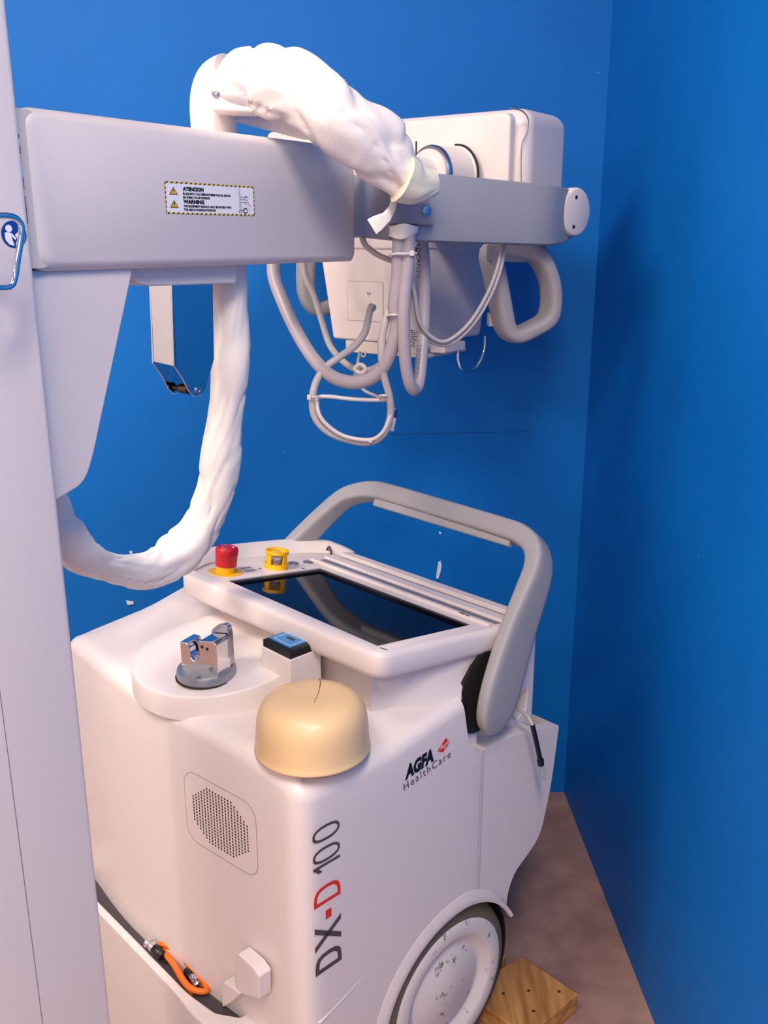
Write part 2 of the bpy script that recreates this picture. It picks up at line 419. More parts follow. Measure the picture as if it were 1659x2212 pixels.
# ---- sensor box with blue window
bz = .826
q = [px_z(*p, bz + .037) for p in [(563, 1400), (632, 1434), (697, 1397), (624, 1365)]]
cxs = sum(p[0] for p in q) / 4; cys = sum(p[1] for p in q) / 4
w2 = .037; 
sb = obj('sensor_box', MB().box((cxs - w2, cys - w2 * .88, bz - .03), (cxs + w2, cys + w2 * .86, bz + .037)), WHITE, MC, FM, bevel=.0018, label='small white box with black framed blue window')
zb = bz + .037; k1, k2 = .0355, .030
fr = MB().loft([[(cxs + a * k1, cys + b * k1 * .84, zb) for a, b in ((-1,-1),(1,-1),(1,1),(-1,1))], [(cxs + a * k1, cys + b * k1 * .84, zb + .012) for a, b in ((-1,-1),(1,-1),(1,1),(-1,1))], [(cxs + a * k2 * .95, cys + b * k2 * .82, zb + .015) for a, b in ((-1,-1),(1,-1),(1,1),(-1,1))]])
fro = obj('sensor_frame', fr, BLACK, sb, FM, bevel=.0008, seg=2)
obj('blue_window', MB().box((cxs - k2 * .90, cys - k2 * .78, zb + 0.0148), (cxs + k2 * .90, cys + k2 * .78, zb + 0.0156)), PBLUE, sb, FM, smooth=False)
wl = MB()
for lo in (.80,):
    fill2d([[(-lo, -lo), (lo, -lo), (lo, lo), (-lo, lo)], [(-lo + .04, -lo + .04), (lo - .04, -lo + .04), (lo - .04, lo - .04), (-lo + .04, lo - .04)]], lambda a, b: (cxs + a * k2 * .90, cys + b * k2 * .78, zb + 0.0158), wl)
obj('window_border', wl, PWHITE, sb, FM, smooth=False, recalc=False)
fill = fill2d([rrect(-.36, -.16, .36, .12, .05)], lambda a, b: (cxs + a * k2 * .90, cys + b * k2 * .78, zb + 0.0158))
obj('window_symbol', fill, BLACK, sb, FM, smooth=False, recalc=False)

# ---- grille on the front face
def yfront(x):
    pts = sorted([(0, 0), (-.12, -.008), (-.34, -.032), (-.50, -.036), (-.60, -.02)])
    return float(np.interp(x, [p[0] for p in pts], [p[1] for p in pts]))
gm = -.02
def G(px, py): return px_y(px, py, gm)
def onfront(x, z, off=.0006): return (x, yfront(x) - off, z)
gp = [px_y(380 + a * .1356, 1640 + b * .1356, gm) for a, b in [(205, 225), (1195, 760), (1165, 1880), (195, 1270)]]
gx0, gx1 = (gp[0][0] + gp[3][0]) / 2, (gp[1][0] + gp[2][0]) / 2; gz0 = sum(p[2] for p in gp[2:]) / 2; gz1 = sum(p[2] for p in gp[:2]) / 2
grille = obj('speaker_grille', fill2d([rrect(gx0, gz0, gx1, gz1, .028, 8)], lambda x, z: onfront(x, z, .0008)), WHITE, MC, FM, smooth=False, recalc=False, label='octagonal perforated grille panel on the front')
L1_ = rrect(gx0, gz0, gx1, gz1, .028, 8); c_ = ((gx0 + gx1) / 2, (gz0 + gz1) / 2)
L2_ = rrect(gx0 + .0007, gz0 + .0007, gx1 - .0007, gz1 - .0007, .0275, 8)
obj('grille_outline', fill2d([L1_, L2_], lambda x, z: onfront(x, z, .0010)), SEAM, grille, FM, smooth=False, recalc=False)
hm = MB(); 
gw, gh = gx1 - gx0, gz1 - gz0; pitch = .0068; no = 9
gcx, gcz = c_[0], c_[1]
for i in range(-10, 11):
    for j in range(-10, 11):
        if abs(i) > 9 or abs(j) > 9 or abs(i) + abs(j) > 13: continue
        x, z = gcx + i * gw * .0415, gcz + j * gh * .0415
        hm.add([onfront(x + .0018 * math.cos(t), z + .0022 * math.sin(t), .0011) for t in [math.pi / 3 * k for k in range(6)]], [tuple(range(6))])
go = obj('grille_holes', hm, BLACK, grille, FM, smooth=False, recalc=False)

# ---- lettering
def onside(y, z, off=.0007): return (off, y, z)
# model mark running up the side: letters as strokes, u = up the text (z), w = across (towards front = letter top)
pt = [px_x(*q, 0) for q in [(679, 2110), (736, 2073), (672, 1835 - 18), (735, 1790)]]
yT, yB = px_x(680, 2050, 0)[1], px_x(737, 2040, 0)[1]     # tops of letters (front), baseline (rear)
def zat(px, py): return px_x(px, py, 0)[2]
def LT(u, v): # u along reading direction upward in metres z ; v 0..1 baseline->cap top
    return onside(yB + (yT - yB) * v, u)
def letter(kind, m, *a):
    mb = MB()
    if kind == 'D': Dletter(mb, *a)
    elif kind == 'O': Oletter(mb, *a)
    else:
        for L in a: band(mb, [L])
    obj('model_letter', mb, m, body, FM, smooth=False, recalc=False, label='red lettering' if m is PRED else None)
cap = abs(yB - yT)
def band(mb, loops): fill2d(loops, lambda a, b: LT(a, b / cap), mb)
def Dletter(mb, z0, z1, w):
    zc = z1 - cap * .42
    def o_(i):
        P = [(z0 + i, i), (z1 - .42 * cap, i)]
        n = 8; r = (cap / 2)
        P = [(z0 + i, 0 + i)]
        for k in range(n + 1):
            a = R(-90 + 180 * k / n); e = 2 / 2.7
            P.append((zc + math.copysign(abs(math.cos(a)) ** e, math.cos(a)) * (z1 - zc - i), cap / 2 + math.copysign(abs(math.sin(a)) ** e, math.sin(a)) * (cap / 2 - i)))
        P.append((z0 + i, cap - i)); return P
    band(mb, [o_(0), o_(w)])
# z values from where each letter starts and ends
zD0, zD1 = px_x(700, 2098, 0)[2], px_x(708, 2043, 0)[2]
S_ = dict(D1=(px_x(736, 2074, 0)[2], px_x(736, 2042, 0)[2]), X=(px_x(736, 2034, 0)[2], px_x(736, 1972, 0)[2]))
def zb_(py): return px_x(736, py, 0)[2]
def zt_(py): return px_x(678, py, 0)[2]
letter('D', PTEXT, zb_(2073), zb_(2033), .0075)
x0, x1 = zb_(2023), zb_(1971)
s = .0095
letter('X', PTEXT, [(x0, 0), (x0 + s, 0), (x1, cap), (x1 - s, cap)], [(x1 - s, 0), (x1, 0), (x0 + s, cap), (x0, cap)])
letter('-', PRED, [(px_x(711, 1981, 0)[2], cap * .36), (px_x(711, 1962, 0)[2], cap * .36), (px_x(711, 1962, 0)[2], cap * .58), (px_x(711, 1981, 0)[2], cap * .58)])
letter('D', PRED, zb_(1929), zb_(1890), .0058)
a_ = zb_(1849); 
letter('1', PTEXT, [(a_, 0), (a_, cap * .80), (a_ - .008, cap * .66), (a_ - .008, cap * .80), (a_ - .002, cap * .92), (a_ + .0005, cap), (a_ + .0045, cap), (a_ + .0045, 0)])
def Oletter(mb, z0, z1, w):
    def o_(i):
        P = []
        for k in range(28):
            a = 2 * math.pi * k / 28; e = 2 / 2.4
            P.append(((z0 + z1) / 2 + math.copysign(abs(math.cos(a)) ** e, math.cos(a)) * ((z1 - z0) / 2 - i), cap / 2 + math.copysign(abs(math.sin(a)) ** e, math.sin(a)) * (cap / 2 - i)))
        return P
    band(mb, [o_(0), o_(w)])
letter('O', PTEXT, zb_(1840), zb_(1808), .0042)
letter('O', PTEXT, zb_(1795), zb_(1762), .0042)
# maker mark on the side
A0, A1 = px_x(874, 1684, 0), px_x(936, 1641, 0)
H0, H1 = px_x(872, 1708, 0), px_x(973, 1634, 0)
def unit(a, b): d = np.array(b) - np.array(a); L = np.linalg.norm(d); return d / L, L
xd, Lh = unit((.0008, H0[1], H0[2]), (.0008, H1[1], H1[2])); yd = np.array([0, -xd[2], xd[1]])
obj('maker_mark', text_mb('HealthCare', .0195, (.0009, H0[1], H0[2]), xd, yd, shear=.0, spacing=1.25, width=Lh), PTEXT, body, FM, smooth=False, recalc=False)
xd2, La = unit((.0008, A0[1], A0[2]), (.0008, A1[1], A1[2]))
obj('maker_mark', text_mb('AGFA', .031, (.0009, A0[1], A0[2]), xd2, np.array([0, -xd2[2], xd2[1]]), shear=.22, bold=.0019, width=La), PBLACK, body, FM, smooth=False, recalc=False)
dm = [px_x(*q, 0)[1:] for q in [(944, 1608 + 14), (962, 1594), (972, 1602), (956, 1625)]]
dmm = obj('maker_diamond', MB().add([(.0009, a, b) for a, b in dm], [(0, 1, 2, 3)]), PRED, body, FM, smooth=False, recalc=False, label='red diamond emblem')
obj('diamond_text', text_mb('Agfa', .011, (.0012, px_x(948, 1621, 0)[1], px_x(948, 1621, 0)[2]), xd, yd, shear=.25, width=.026), PWHITE, dmm, FM, smooth=False, recalc=False)

# ---- console pedestal & console
pt0 = MB()
ped = [(-.50, .225), (-.055, .225), (-.02, .30), (-.02, .56), (-.55, .56), (-.55, .30)]
def pring(P, zf, r=.02): return [(x, y, zf(x, y)) for x, y in rpoly(P, r, 4)]
up = [(-.50, .20), (-.065, .20), (-.045, .25), (-.040, .45), (-.53, .45), (-.53, .25)]
lo = [(-.50, .212), (-.075, .212), (-.050, .26), (-.040, .45), (-.55, .45), (-.53, .26)]
pt0.loft([pring(lo, lambda x, y: .60, .02), pring(lo, lambda x, y: ztop(x, y) + .004, .02), pring(up, lambda x, y: kz(y, -.045), .02), pring(up, lambda x, y: kz(y, -.02), .02)])
obj('console_pedestal', pt0, WHITE, MC, FM, smooth=True, bevel=.004)
# side bulge from the pedestal down to the handle pivot
bl = MB()
def sx(px, py, X): return px_x(px, py, X)
sec = [
 [sx(842, 1525, -.03), sx(860, 1480, -.045), sx(842, 1470, -.05)],
]
bulge = MB()
rg = []
for f_, yu, yl, xu, xl in ((0, .205, .205, -.068, -.078), (.3, .262, .250, -.050, -.045), (.6, .325, .290, -.034, -.018), (.85, .375, .320, -.026, -.006), (1, .405, .338, -.023, -.0035)):
    zu, zl = kz(yu, -.042), side_top(yl) - .014
    p0, p1 = np.array([xu, yu, zu]), np.array([xl, yl, zl])
    bow = lambda t: tuple(p0 * (1 - t) + p1 * t + np.array([-.010 * f_, 0, .003]) * math.sin(math.pi * t))
    rg.append([(-.12, yu, zu), bow(0), bow(.25), bow(.5), bow(.75), bow(1), (xl - .012, yl, zl - .03), (-.12, yl, zl - .03)])
bulge.loft(rg)
# console slab
cp = [(-.535, .148), (-.018, .168), (-.012, .540), (-.30, .560), (-.555, .560), (-.60, .43), (-.60, .30)]
co_r = [.035, .030, .02, .02, .04, .08, .08]
def cring(i, h): 
    P = []
    for x, y in rpoly(cp, co_r, 6):
        c = np.array([-.29, .355]); d = np.array([x, y]) - c
        L = np.linalg.norm(d); q = c + d * (1 - i / L); P.append((q[0], q[1], kz(q[1], h)))
    return P
slab = MB().loft([cring(.012, -.046), cring(.004, -.042), cring(0, -.034), cring(0, -.010), cring(.003, -.0035), cring(.009, 0)])
scr = [px_k(*q) for q in [(503, 1253), (811, 1398), (1015, 1350), (726, 1234)]]
sx0, sx1, sy0, sy1 = -.444, -.050, .196, .418
cutter = MB().prism([(sx0, sy0, kz(sy0, -.009)), (sx1, sy0, kz(sy0, -.009)), (sx1, sy1, kz(sy1, -.009)), (sx0, sy1, kz(sy1, -.009))], (0, 0, .05))
con = obj('console', slab, WHITE, MC, FM, cut=[(cutter, FM)], label='white tilted operating console with a dark touch screen')
def kbox(x0, y0, x1, y1, h0, h1, mb=None):
    mb = mb or MB()
    return mb.add([(x, y, kz(y, h)) for h in (h0, h1) for x, y in ((x0, y0), (x1, y0), (x1, y1), (x0, y1))], [(0,3,2,1),(4,5,6,7),(0,1,5,4),(1,2,6,5),(2,3,7,6),(3,0,4,7)])
sfr = MB()
kbox(sx0 + .0005, sy0 + .0005, sx1 - .0005, sy0 + .004, -.0089, -.002, sfr); kbox(sx0 + .0005, sy1 - .013, sx1 - .0005, sy1 - .0005, -.0089, -.002, sfr)
kbox(sx0 + .0005, sy0 + .004, sx0 + .013, sy1 - .013, -.0089, -.002, sfr); kbox(sx1 - .004, sy0 + .004, sx1 - .0005, sy1 - .013, -.0089, -.002, sfr)
obj('screen_frame', sfr, BLACK, con, FM, bevel=.0008, seg=2)
scr_o = obj('screen', kbox(sx0 + .012, sy0 + .003, sx1 - .003, sy1 - .012, -.0088, -.0055), SCREEN, con, FM, smooth=False, label='dark glossy touch screen')
# rails on the rear of the console
for (ya, yb, h, m) in ((.436, .444, .004, WHITE), (.455, .470, .0012, SILVER), (.474, .500, .005, WHITE), (.506, .516, .0012, SILVER), (.520, .545, .007, WHITE)):
    obj('console_rail', kbox(-.50 if m is WHITE else -.49, ya, -.030, yb, -.004, h), m, con, FM, bevel=.0012 if h > .002 else 0, seg=2)
# raised rim along the console's left end
rim = []
rp_ = [(-.555, .155), (-.590, .22), (-.600, .30), (-.600, .40), (-.590, .47), (-.555, .535), (-.50, .555)]
rim = MB()
P = spline([(x, y, kz(y)) for x, y in rp_], 6)
rgs = []
for i, p in enumerate(P):
    t = P[min(i + 1, len(P) - 1)] - P[max(i - 1, 0)]; t /= np.linalg.norm(t); n_ = np.array([t[1], -t[0], 0]); 
    f_ = i / (len(P) - 1); h = .020 * min(1, f_ * 3 + .15) * min(1, (1 - f_) * 4 + .3)
    rgs.append([tuple(p + n_ * a + np.array([0, 0, b])) for a, b in ((-.006, -.01), (-.006, h * .7), (-.002, h), (.006, h), (.014, h * .85), (.040, .001), (.040, -.01))])
rim.loft(rgs)
obj('console_rim', rim, WHITE, con, FM)
# emergency stop
kn = np.array([0, math.sin(TILT), math.cos(TILT)])
e0 = np.array(px_k(487, 1236))
es = obj('emergency_stop', MB().lathe(e0, kn, [(.032, 0), (.032, .0012), (.0005, .0012)], 44), YELLOW, con, FM, label='emergency stop with red mushroom button on yellow collar')
obj('stop_collar', MB().lathe(e0 + kn * .001, kn, [(.0175, 0), (.0175, .012), (.015, .013), (.0005, .013)], 36), YELLOW, es, FM)
obj('stop_button', MB().lathe(e0 + kn * .012, kn, [(.0165, 0), (.0195, .001), (.0200, .004), (.0205, .020), (.0210, .0205), (.0215, .031), (.0200, .036), (.0165, .0378), (.0150, .0368), (.0005, .0368)], 44), RED, es, FM)
sw = MB()
for a0 in (20, 140, 260):
    P_ = []
    for rr2 in (.0108, .0128):
        seq = [R(a0 + k * 8) for k in range(9)]
        if rr2 > .012: seq = seq[::-1]
        P_ += [tuple(e0 + kn * .0492 + np.array([math.cos(t) * rr2, math.sin(t) * rr2 * math.cos(TILT), -math.sin(t) * rr2 * math.sin(TILT)])) for t in seq]
    sw.add(P_, [tuple(range(len(P_)))])
obj('button_arrows', sw, PWHITE, es, FM, smooth=False, recalc=False)
# yellow guard ring with key inside
y0 = np.array(px_k(596, 1226))
yg = MB()
yg.lathe(y0, kn, [(.0215, 0), (.0235, 0), (.0235, .010), (.0205, .010), (.0205, .0), (.0215, 0)], 44)
yg.lathe(y0 + kn * .029, kn, [(.0205, 0), (.0230, 0), (.0230, .006), (.0200, .006), (.0200, .0), (.0205, 0)], 44)
for a0 in (10, 100, 190, 280):
    rr3 = []
    for z in (.008, .031):
        rr3.append([tuple(y0 + kn * z + np.array([math.cos(R(a0 + a)) * r, math.sin(R(a0 + a)) * r, 0])) for a, r in ((-13, .0202), (0, .0202), (13, .0202), (13, .0232), (0, .0232), (-13, .0232))])
    yg.loft(rr3)
ygo = obj('guard_ring', yg, YELLOW, con, FM, label='open yellow guard ring around a clear key switch')
obj('key_switch', MB().lathe(y0, kn, [(.012, 0), (.012, .003), (.007, .005), (.005, .010), (.009, .014), (.009, .022), (.006, .024), (.006, .034), (.0005, .035)], 20), CLEAR, ygo, FM)
# round metal buttons and printed symbols
for q in [(634, 1218), (665, 1216)]:
    c0 = np.array(px_k(*q)); bb = obj('round_button', MB().lathe(c0, kn, [(.0105, -.001), (.0105, .0022), (.0095, .0028), (.0088, .0020), (.0005, .0020)], 30), STEEL, con, FM)
    obj('button_face', MB().lathe(c0 + kn * .0021, kn, [(.0085, 0), (.0005, .0003)], 30), SILVER, bb, FM)
PGREY = mat('print_grey', (150, 146, 150), .5)
for px0, py0, px1, py1 in ((520, 1228, 546, 1227), (530, 1234, 556, 1233)):
    a, b = px_k(px0, py0), px_k(px1, py1); obj('printed_symbol', kbox(a[0] - .005, a[1], a[0] + .005, b[1], 0, .0003), PGREY, con, FM, smooth=False)
pr = MB()
for px0, py0 in ((562, 1228), (655, 1228), (618, 1231)):
    a = px_k(px0, py0); obj('printed_symbol', kbox(a[0] - .002, a[1] - .003, a[0] + .002, a[1] + .003, 0, .0003), PTEXT, con, FM, smooth=False)
for px0, py0, s_ in ((826, 1401, .003), (834, 1403, .002), (1000, 1331, .003), (1010, 1335, .002), (994, 1329, .0015)):
    a = px_k(px0, py0); obj('printed_symbol', kbox(a[0] - s_ * 1.6, a[1] - s_ * .5, a[0] + s_ * 1.6, a[1] + s_ * .5, 0, .0054 if px0 > 900 else .0003), PTEXT, con, FM, smooth=False)
obj('corner_clip', MB().tube([np.array(px_k(706, 1193)) + np.array([0, 0, .006]), np.array(px_k(712, 1195)) + np.array([0, 0, .014]), np.array(px_k(716, 1200)) + np.array([0, 0, .004])], .0025, 8), PTEXT, con, FM)

# tower behind the console carrying the handle pivots
tw = MB()
twp = [(-.034, .44), (-.036, .588), (-.52, .588), (-.53, .44)]
tw.loft([[(x, y, z if z < 1 else kz(y, -.03)) for x, y in rpoly(twp, .012, 4)] for z in (.60, .70, 2)])
hole = MB().prism([(-.06, y, z) for _, y, z in [px_x(*q, -.045) for q in [(1128, 1483), (1131, 1495), (1127, 1530), (1108, 1551), (1094, 1545), (1100, 1520)]]], (.05, 0, 0))
two = obj('rear_tower', tw, WHITE, MC, FM, cut=[(hole, FM)], bevel=.003)
obj('hole_lining', MB().box((-.065, .49, .64), (-.0605, .585, .75)), CREAM, two, FM, smooth=False)
bulge_o = obj('side_bulge', bulge, WHITE, MC, FM)

# ---- push handle (U)
def flat_loft(stations, e=3.0, n=28):  # (c, U, V)
    return MB().loft([sring(c, U, V, n, e) for c, U, V in stations])
hp = [px_x(*q, .008) for q in [(1052, 1588), (1055, 1560), (1068, 1520), (1095, 1455), (1130, 1380), (1160, 1310), (1185, 1235)]]
yb, zbar = .556, .985
ctr = [(.010, .405, .700), (.012, .408, .725), (.012, .420, .760), (.008, .444, .805), (.002, .478, .860), (-.004, .515, .910), (-.012, .545, .948), (-.030, .562, .975), (-.062, .568, .990), (-.11, .570, .994),
       (-.26, .572, .997), (-.40, .572, 1.000), (-.45, .570, .998), (-.49, .562, .988), (-.525, .545, .968), (-.575, .505, .905), (-.610, .470, .850), (-.625, .44, .800), (-.63, .42, .76)]
wid = [.018, .038, .047, .047, .042, .036, .030, .025, .021, .019, .019, .019, .019, .020, .021, .025, .028, .031, .024]
thk = [.010, .013, .014, .0145, .015, .016, .017, .018, .019, .019, .019, .019, .019, .018, .017, .016, .015, .014, .012]
ctrs = [np.array(c) for c in ctr]
C2 = spline(ctrs, 4); W2 = [w[0] for w in spline([(w, 0, 0) for w in wid], 4)]; T2 = [w[0] for w in spline([(w, 0, 0) for w in thk], 4)]
rgs = []
hn = np.array([0, .80, -.60])    # out of the handle's plane
for i, c in enumerate(C2):
    t = C2[min(i + 1, len(C2) - 1)] - C2[max(i - 1, 0)]; t /= np.linalg.norm(t)
    U = hn - t * np.dot(hn, t); U /= np.linalg.norm(U); V = np.cross(t, U)
    rgs.append(sring(c, U * W2[i], V * T2[i], 40, 4.6))
hd = obj('push_handle', MB().loft(rgs), GREYP, MC, FM, label='grey U-shaped push handle behind the screen')
g0 = [px_y(*q, .560) for q in [(815, 1080), (1150, 1180)]]
gs = obj('grip_strip', MB().loft([sring((x, .5555, .9835 + (x + .26) * -.012), (0, .0055, .010), (0, -.0045, .0025), 16, 5) for x in (-.43, -.428, -.25, -.082, -.080)]), GREYP, hd, FM, bevel=0)
for x in (-.405, -.315, -.20, -.105):
    bolt('strip_screw', gs, (x, .5500, .9805 + (x + .26) * -.012), (0, -.86, .45), .0032, STEEL, FM, .001)
obj('pivot_gap_shade', MB().lathe((-.0215, .400, .735), (1, 0, 0), [(.046, 0), (.046, .005), (.0005, .005)], 40), DARK, MC, FM)  # dark disc standing in for the shade around the handle pivot
gapc = [px_x(*q, -.012) for q in [(1050, 1410), (1082, 1404), (1062, 1440), (1040, 1490), (1030, 1530), (1026, 1566), (1012, 1572), (1008, 1520), (1004, 1478), (1024, 1440)]]
obj('pivot_gap_shade', MB().prism([(-.0205, y, z) for _, y, z in gapc], (.006, 0, 0)), DARK, MC, FM, smooth=False)  # dark sheet in the recess, painting the shaded gap beside the handle

# cable tail with plug
ct = [px_x(1104, 1524, -.03), px_x(1118, 1530, -.01), px_x(1140, 1548, .02), px_x(1150, 1566, .03), px_x(1160, 1610, .03), px_x(1168, 1648, .03)]
cbo = obj('tail_cable', MB().tube(ct[:4], .0034, 10), CABLE, MC, FM, label='short loose cable with clear plug at the rear side')
obj('cable_sleeve', MB().tube(ct[3:], .0045, 10), BLACK, cbo, FM)
a, b = np.array(px_x(1167, 1640, .03)), np.array(px_x(1170, 1668, .03))
obj('cable_plug', MB().tube([a, a * .6 + b * .4], .0062, 8, smooth=0), BLACK, cbo, FM)
obj('clear_plug', MB().prism([tuple(a * .5 + b * .5 + np.array(d)) for d in ((0, -.005, 0), (.006, -.005, 0), (.006, .005, 0), (0, .005, 0))], b - a), CLEAR, cbo, FM)

# ---- front bumper with the cable pocket
zb1 = .280
bo = rpoly([(-.74, -.030), (-.74, -.066), (-.27, -.068), (-.215, -.074), (-.112, -.066), (-.086, -.014), (-.086, .02), (-.150, .02), (-.150, -.020), (-.186, -.044), (-.250, -.053), (-.66, -.052), (-.68, -.02), (-.70, -.02)], [.01, .01, .03, .03, .05, .03, 0, 0, 0, .004, .02, .01, 0, 0], 4)
bmp = obj('front_bumper', MB().prism([(x, y, .012) for x, y in bo], (0, 0, zb1 - .012)), WHITE, MC, FM, bevel=.0045, label='white front bumper with narrow cable pocket')
obj('pocket_floor', MB().box((-.68, -.054, .255), (-.165, -.01, .266)), DGREY, bmp, FM, smooth=False)
f1 = [px_y(*q, -.034) for q in [(508, 2066), (514, 2060), (545, 2088), (560, 2110), (560, 2160), (519, 2147), (508, 2120)]]
obj('bumper_fin', MB().prism([tuple(p) for p in f1], (0, .024, 0)), WHITE, bmp, FM, bevel=.003)
f2 = [px_y(*q, -.036) for q in [(479, 2126), (484, 2121), (519, 2147), (500, 2165), (480, 2176)]]
obj('bumper_fin', MB().prism([tuple(p) for p in f2], (0, .022, 0)), WHITE, bmp, FM, bevel=.002)
# chassis below the shell, second wheel and front casters
obj('chassis', MB().box((-.60, .03, .07), (-.16, .40, .18)), DGREY, MC, FM, bevel=.01)
wl2 = obj('rear_wheel', MB().lathe((-.62, WC[0], WC[1]), (-1, 0, 0), [(.03, -.03), (WR - .02, -.03), (WR, -.01), (WR, .022), (WR - .018, .044), (.0005, .046)], 60), TIRE, MC, FM)
for x in (-.52, -.16):
    cw = obj('front_caster', MB().lathe((x - .02, -.0, .055), (1, 0, 0), [(.0005, 0), (.045, 0), (.055, .008), (.055, .032), (.045, .04), (.0005, .04)], 32), TIRE, MC, FM)

# ================================================================== COLUMN (arm axes)
colx0, colx1, coly0, coly1 = -.15, .041, -.215, -.020
clm = MB().prism([(x, y, .06) for x, y in rrect(colx0, coly0, colx1, coly1, .008, 4)], (0, 0, 1.98))
cl = obj('column', clm, WPAINT, MC, FA, label='tall white square column at the left')
obj('column_groove', MB().box((.0405, -.125, .06), (.0414, -.124, 1.0)), SEAM, cl, FA, smooth=False)
stains = MB()
obj('column_base', MB().prism([(x, y, .07) for x, y in rrect(-.19, -.25, .05, .09, .03, 5)], (0, 0, .05)), WPAINT, cl, FA, bevel=.006)
def cpx(px, py): return px_x(px, py, .0415, FA)
# instruction sticker: blue disc with a reader pictogram
s0 = [cpx(34, 507)]
cc = cpx(30, 506); rr0 = abs(cpx(57, 506)[1] - cc[1])
dsk = MB().add([(.0417, cc[1] + rr0 * math.cos(t), cc[2] + rr0 * .92 * math.sin(t)) for t in [2 * math.pi * k / 40 for k in range(40)]], [tuple(range(40))])
stk = obj('blue_sticker', dsk, NAVY, cl, FA, smooth=False, recalc=False, label='round blue sticker with a white reader figure')
def sp(a, b): return (.0420, cc[1] + a * rr0, cc[2] + b * rr0 * .92)
hd_ = MB().add([sp(-.38 + .27 * math.cos(t), .42 + .27 * math.sin(t)) for t in [2 * math.pi * k / 20 for k in range(20)]], [tuple(range(20))])
for P in ([(-.75, .1), (-.55, .16), (-.2, .08), (.15, -.3), (.05, -.42), (-.25, -.1), (-.05, -.85), (-.45, -.75), (-.72, -.4)], [(.05, -.05), (.55, .35), (.85, -.05), (.35, -.5)], [(.1, -.55), (.3, -.6), (.15, -.9), (.05, -.8)]):
    hd_.add([sp(a, b) for a, b in P], [tuple(range(len(P)))])
obj('sticker_figure', hd_, PWHITE, stk, FA, smooth=False, recalc=False)
# bent chrome rod loop
def rod(px, py, d=.062): return px_x(px, py, .0415 + d, FA)
ro = [rod(-60, 470), rod(-10, 466), rod(22, 467), rod(42, 478), rod(47, 500), rod(38, 560), rod(32, 600), rod(24, 617), rod(6, 622), rod(-15, 614), rod(-60, 560)]
obj('chrome_loop', MB().tube(ro, .0034, 14, closed=True), CHROME, cl, FA, label='bent chrome wire loop')
for pz in (470, 565):
    a = rod(-55, pz); obj('loop_mount', MB().lathe((.041, a[1], a[2]), (1, 0, 0), [(.009, 0), (.009, .066), (.0005, .066)], 20), CHROME, cl, FA)

# ================================================================== ARM
az0, az1 = 1.462, 1.640; AL = .632
arm_prof = rpoly([(0.013, az0), (AL, az0), (AL, az1), (0.013, az1)], [.018, .012, .040, .018], 6)
armb = MB(); rg = []
for x, ins in ((.000, .012), (-.003, .006), (-.010, .0), (-.130, .0), (-.137, .006), (-.140, .014)):
    c0 = np.array([AL / 2, (az0 + az1) / 2]); r_ = []
    for y, z in arm_prof:
        d = np.array([y, z]) - c0; q = c0 + d * np.array([1 - ins / (AL / 2), 1 - ins / ((az1 - az0) / 2)]); r_.append((x, q[0], q[1]))
    rg.append(r_)
arm = obj('arm', armb.loft(rg), WPAINT, MC, FA, label='white horizontal arm with warning sticker')
pp = [(y, z) for y, z in rrect(-.04, az0 + .004, .04, az1 - .003, .02, 5)]
obj('arm_end_plate', MB().prism([(-.004, y, z) for y, z in pp], (-.12, 0, 0)), CREAM, arm, FA)
obj('plate_edge', MB().box((-.02, -.03, az0 + .03), (-.0025, .0062, az1 - .03)), WPAINT, arm, FA, bevel=.001)
for z0, z1 in ((1.606, 1.610), (1.590, 1.598), (1.553, 1.565), (1.515, 1.545)):
    obj('plate_slot', MB().box((-.006, .0068, z0), (-.0038, .0082, z1)), DARK, arm, FA, smooth=False)
# sticker
q = [px_x(*p, 0, FA) for p in [(355, 391), (549, 403), (549, 467), (357, 461)]]
sy0_, sy1_ = (q[0][1] + q[3][1]) / 2, (q[1][1] + q[2][1]) / 2; sz1, sz0 = (q[0][2] + q[1][2]) / 2, (q[2][2] + q[3][2]) / 2
SWd, SHt = sy1_ - sy0_, sz1 - sz0
def ST(a, b, o=.0004): return (o, sy0_ + a * SWd, sz0 + b * SHt)     # a,b 0..1
asp = SWd / SHt
stm = MB().add([ST(x / asp, y, .0003) for x, y in rrect(0, 0, asp, 1, .05)], [tuple(range(28))])
stick = obj('warning_sticker', stm, PWHITE, arm, FA, smooth=False, recalc=False, label='rectangular warning sticker with hazard-stripe border')
w_ = .05
bd = fill2d([rrect(0, 0, asp, 1, .05), rrect(w_, w_, asp - w_, 1 - w_, .03)], lambda a, b: ST(a / asp, b, .0005))
obj('sticker_border', bd, SYEL, stick, FA, smooth=False, recalc=False)
sd = MB(); d_ = w_ * .7
n = 20
for k in range(n):
    a = (k + .25) * asp / n
    for y0_, y1_ in ((0, w_), (1 - w_, 1)):
        sd.add([ST(min(asp, a) / asp, y0_, .0007), ST((a + .07) / asp, y0_, .0007), ST((a + .07 + .05) / asp, y1_, .0007), ST((a + .05) / asp, y1_, .0007)], [(0, 1, 2, 3)])
for k in range(7):
    b = (k + .3) / 7
    for x0_, x1_ in ((0, w_), (asp - w_, asp)):
        sd.add([ST(x0_ / asp, b - .02, .0007), ST(x1_ / asp, b + .03, .0007), ST(x1_ / asp, b + .09, .0007), ST(x0_ / asp, b + .045, .0007)], [(0, 1, 2, 3)])
obj('sticker_stripes', sd, BLACK, stick, FA, smooth=False, recalc=False)
yv, zv = np.array([0, 1., 0]), np.array([0, 0, 1.])
tx = MB()
def stext(body, a, b, h, wd, bold=0):
    t = text_mb(body, h * SHt * 1.38, ST(a, b, .0008), yv, zv, bold=bold, width=wd * SWd); tx.add(t.v, t.f)
stext('ATENCION', .185, .74, .115, .225, .0004)
stext('EL EQUIPO S\u00d3LO DEBE MOVERSE CON EL BRAZO', .185, .615, .065, .53, .0002)
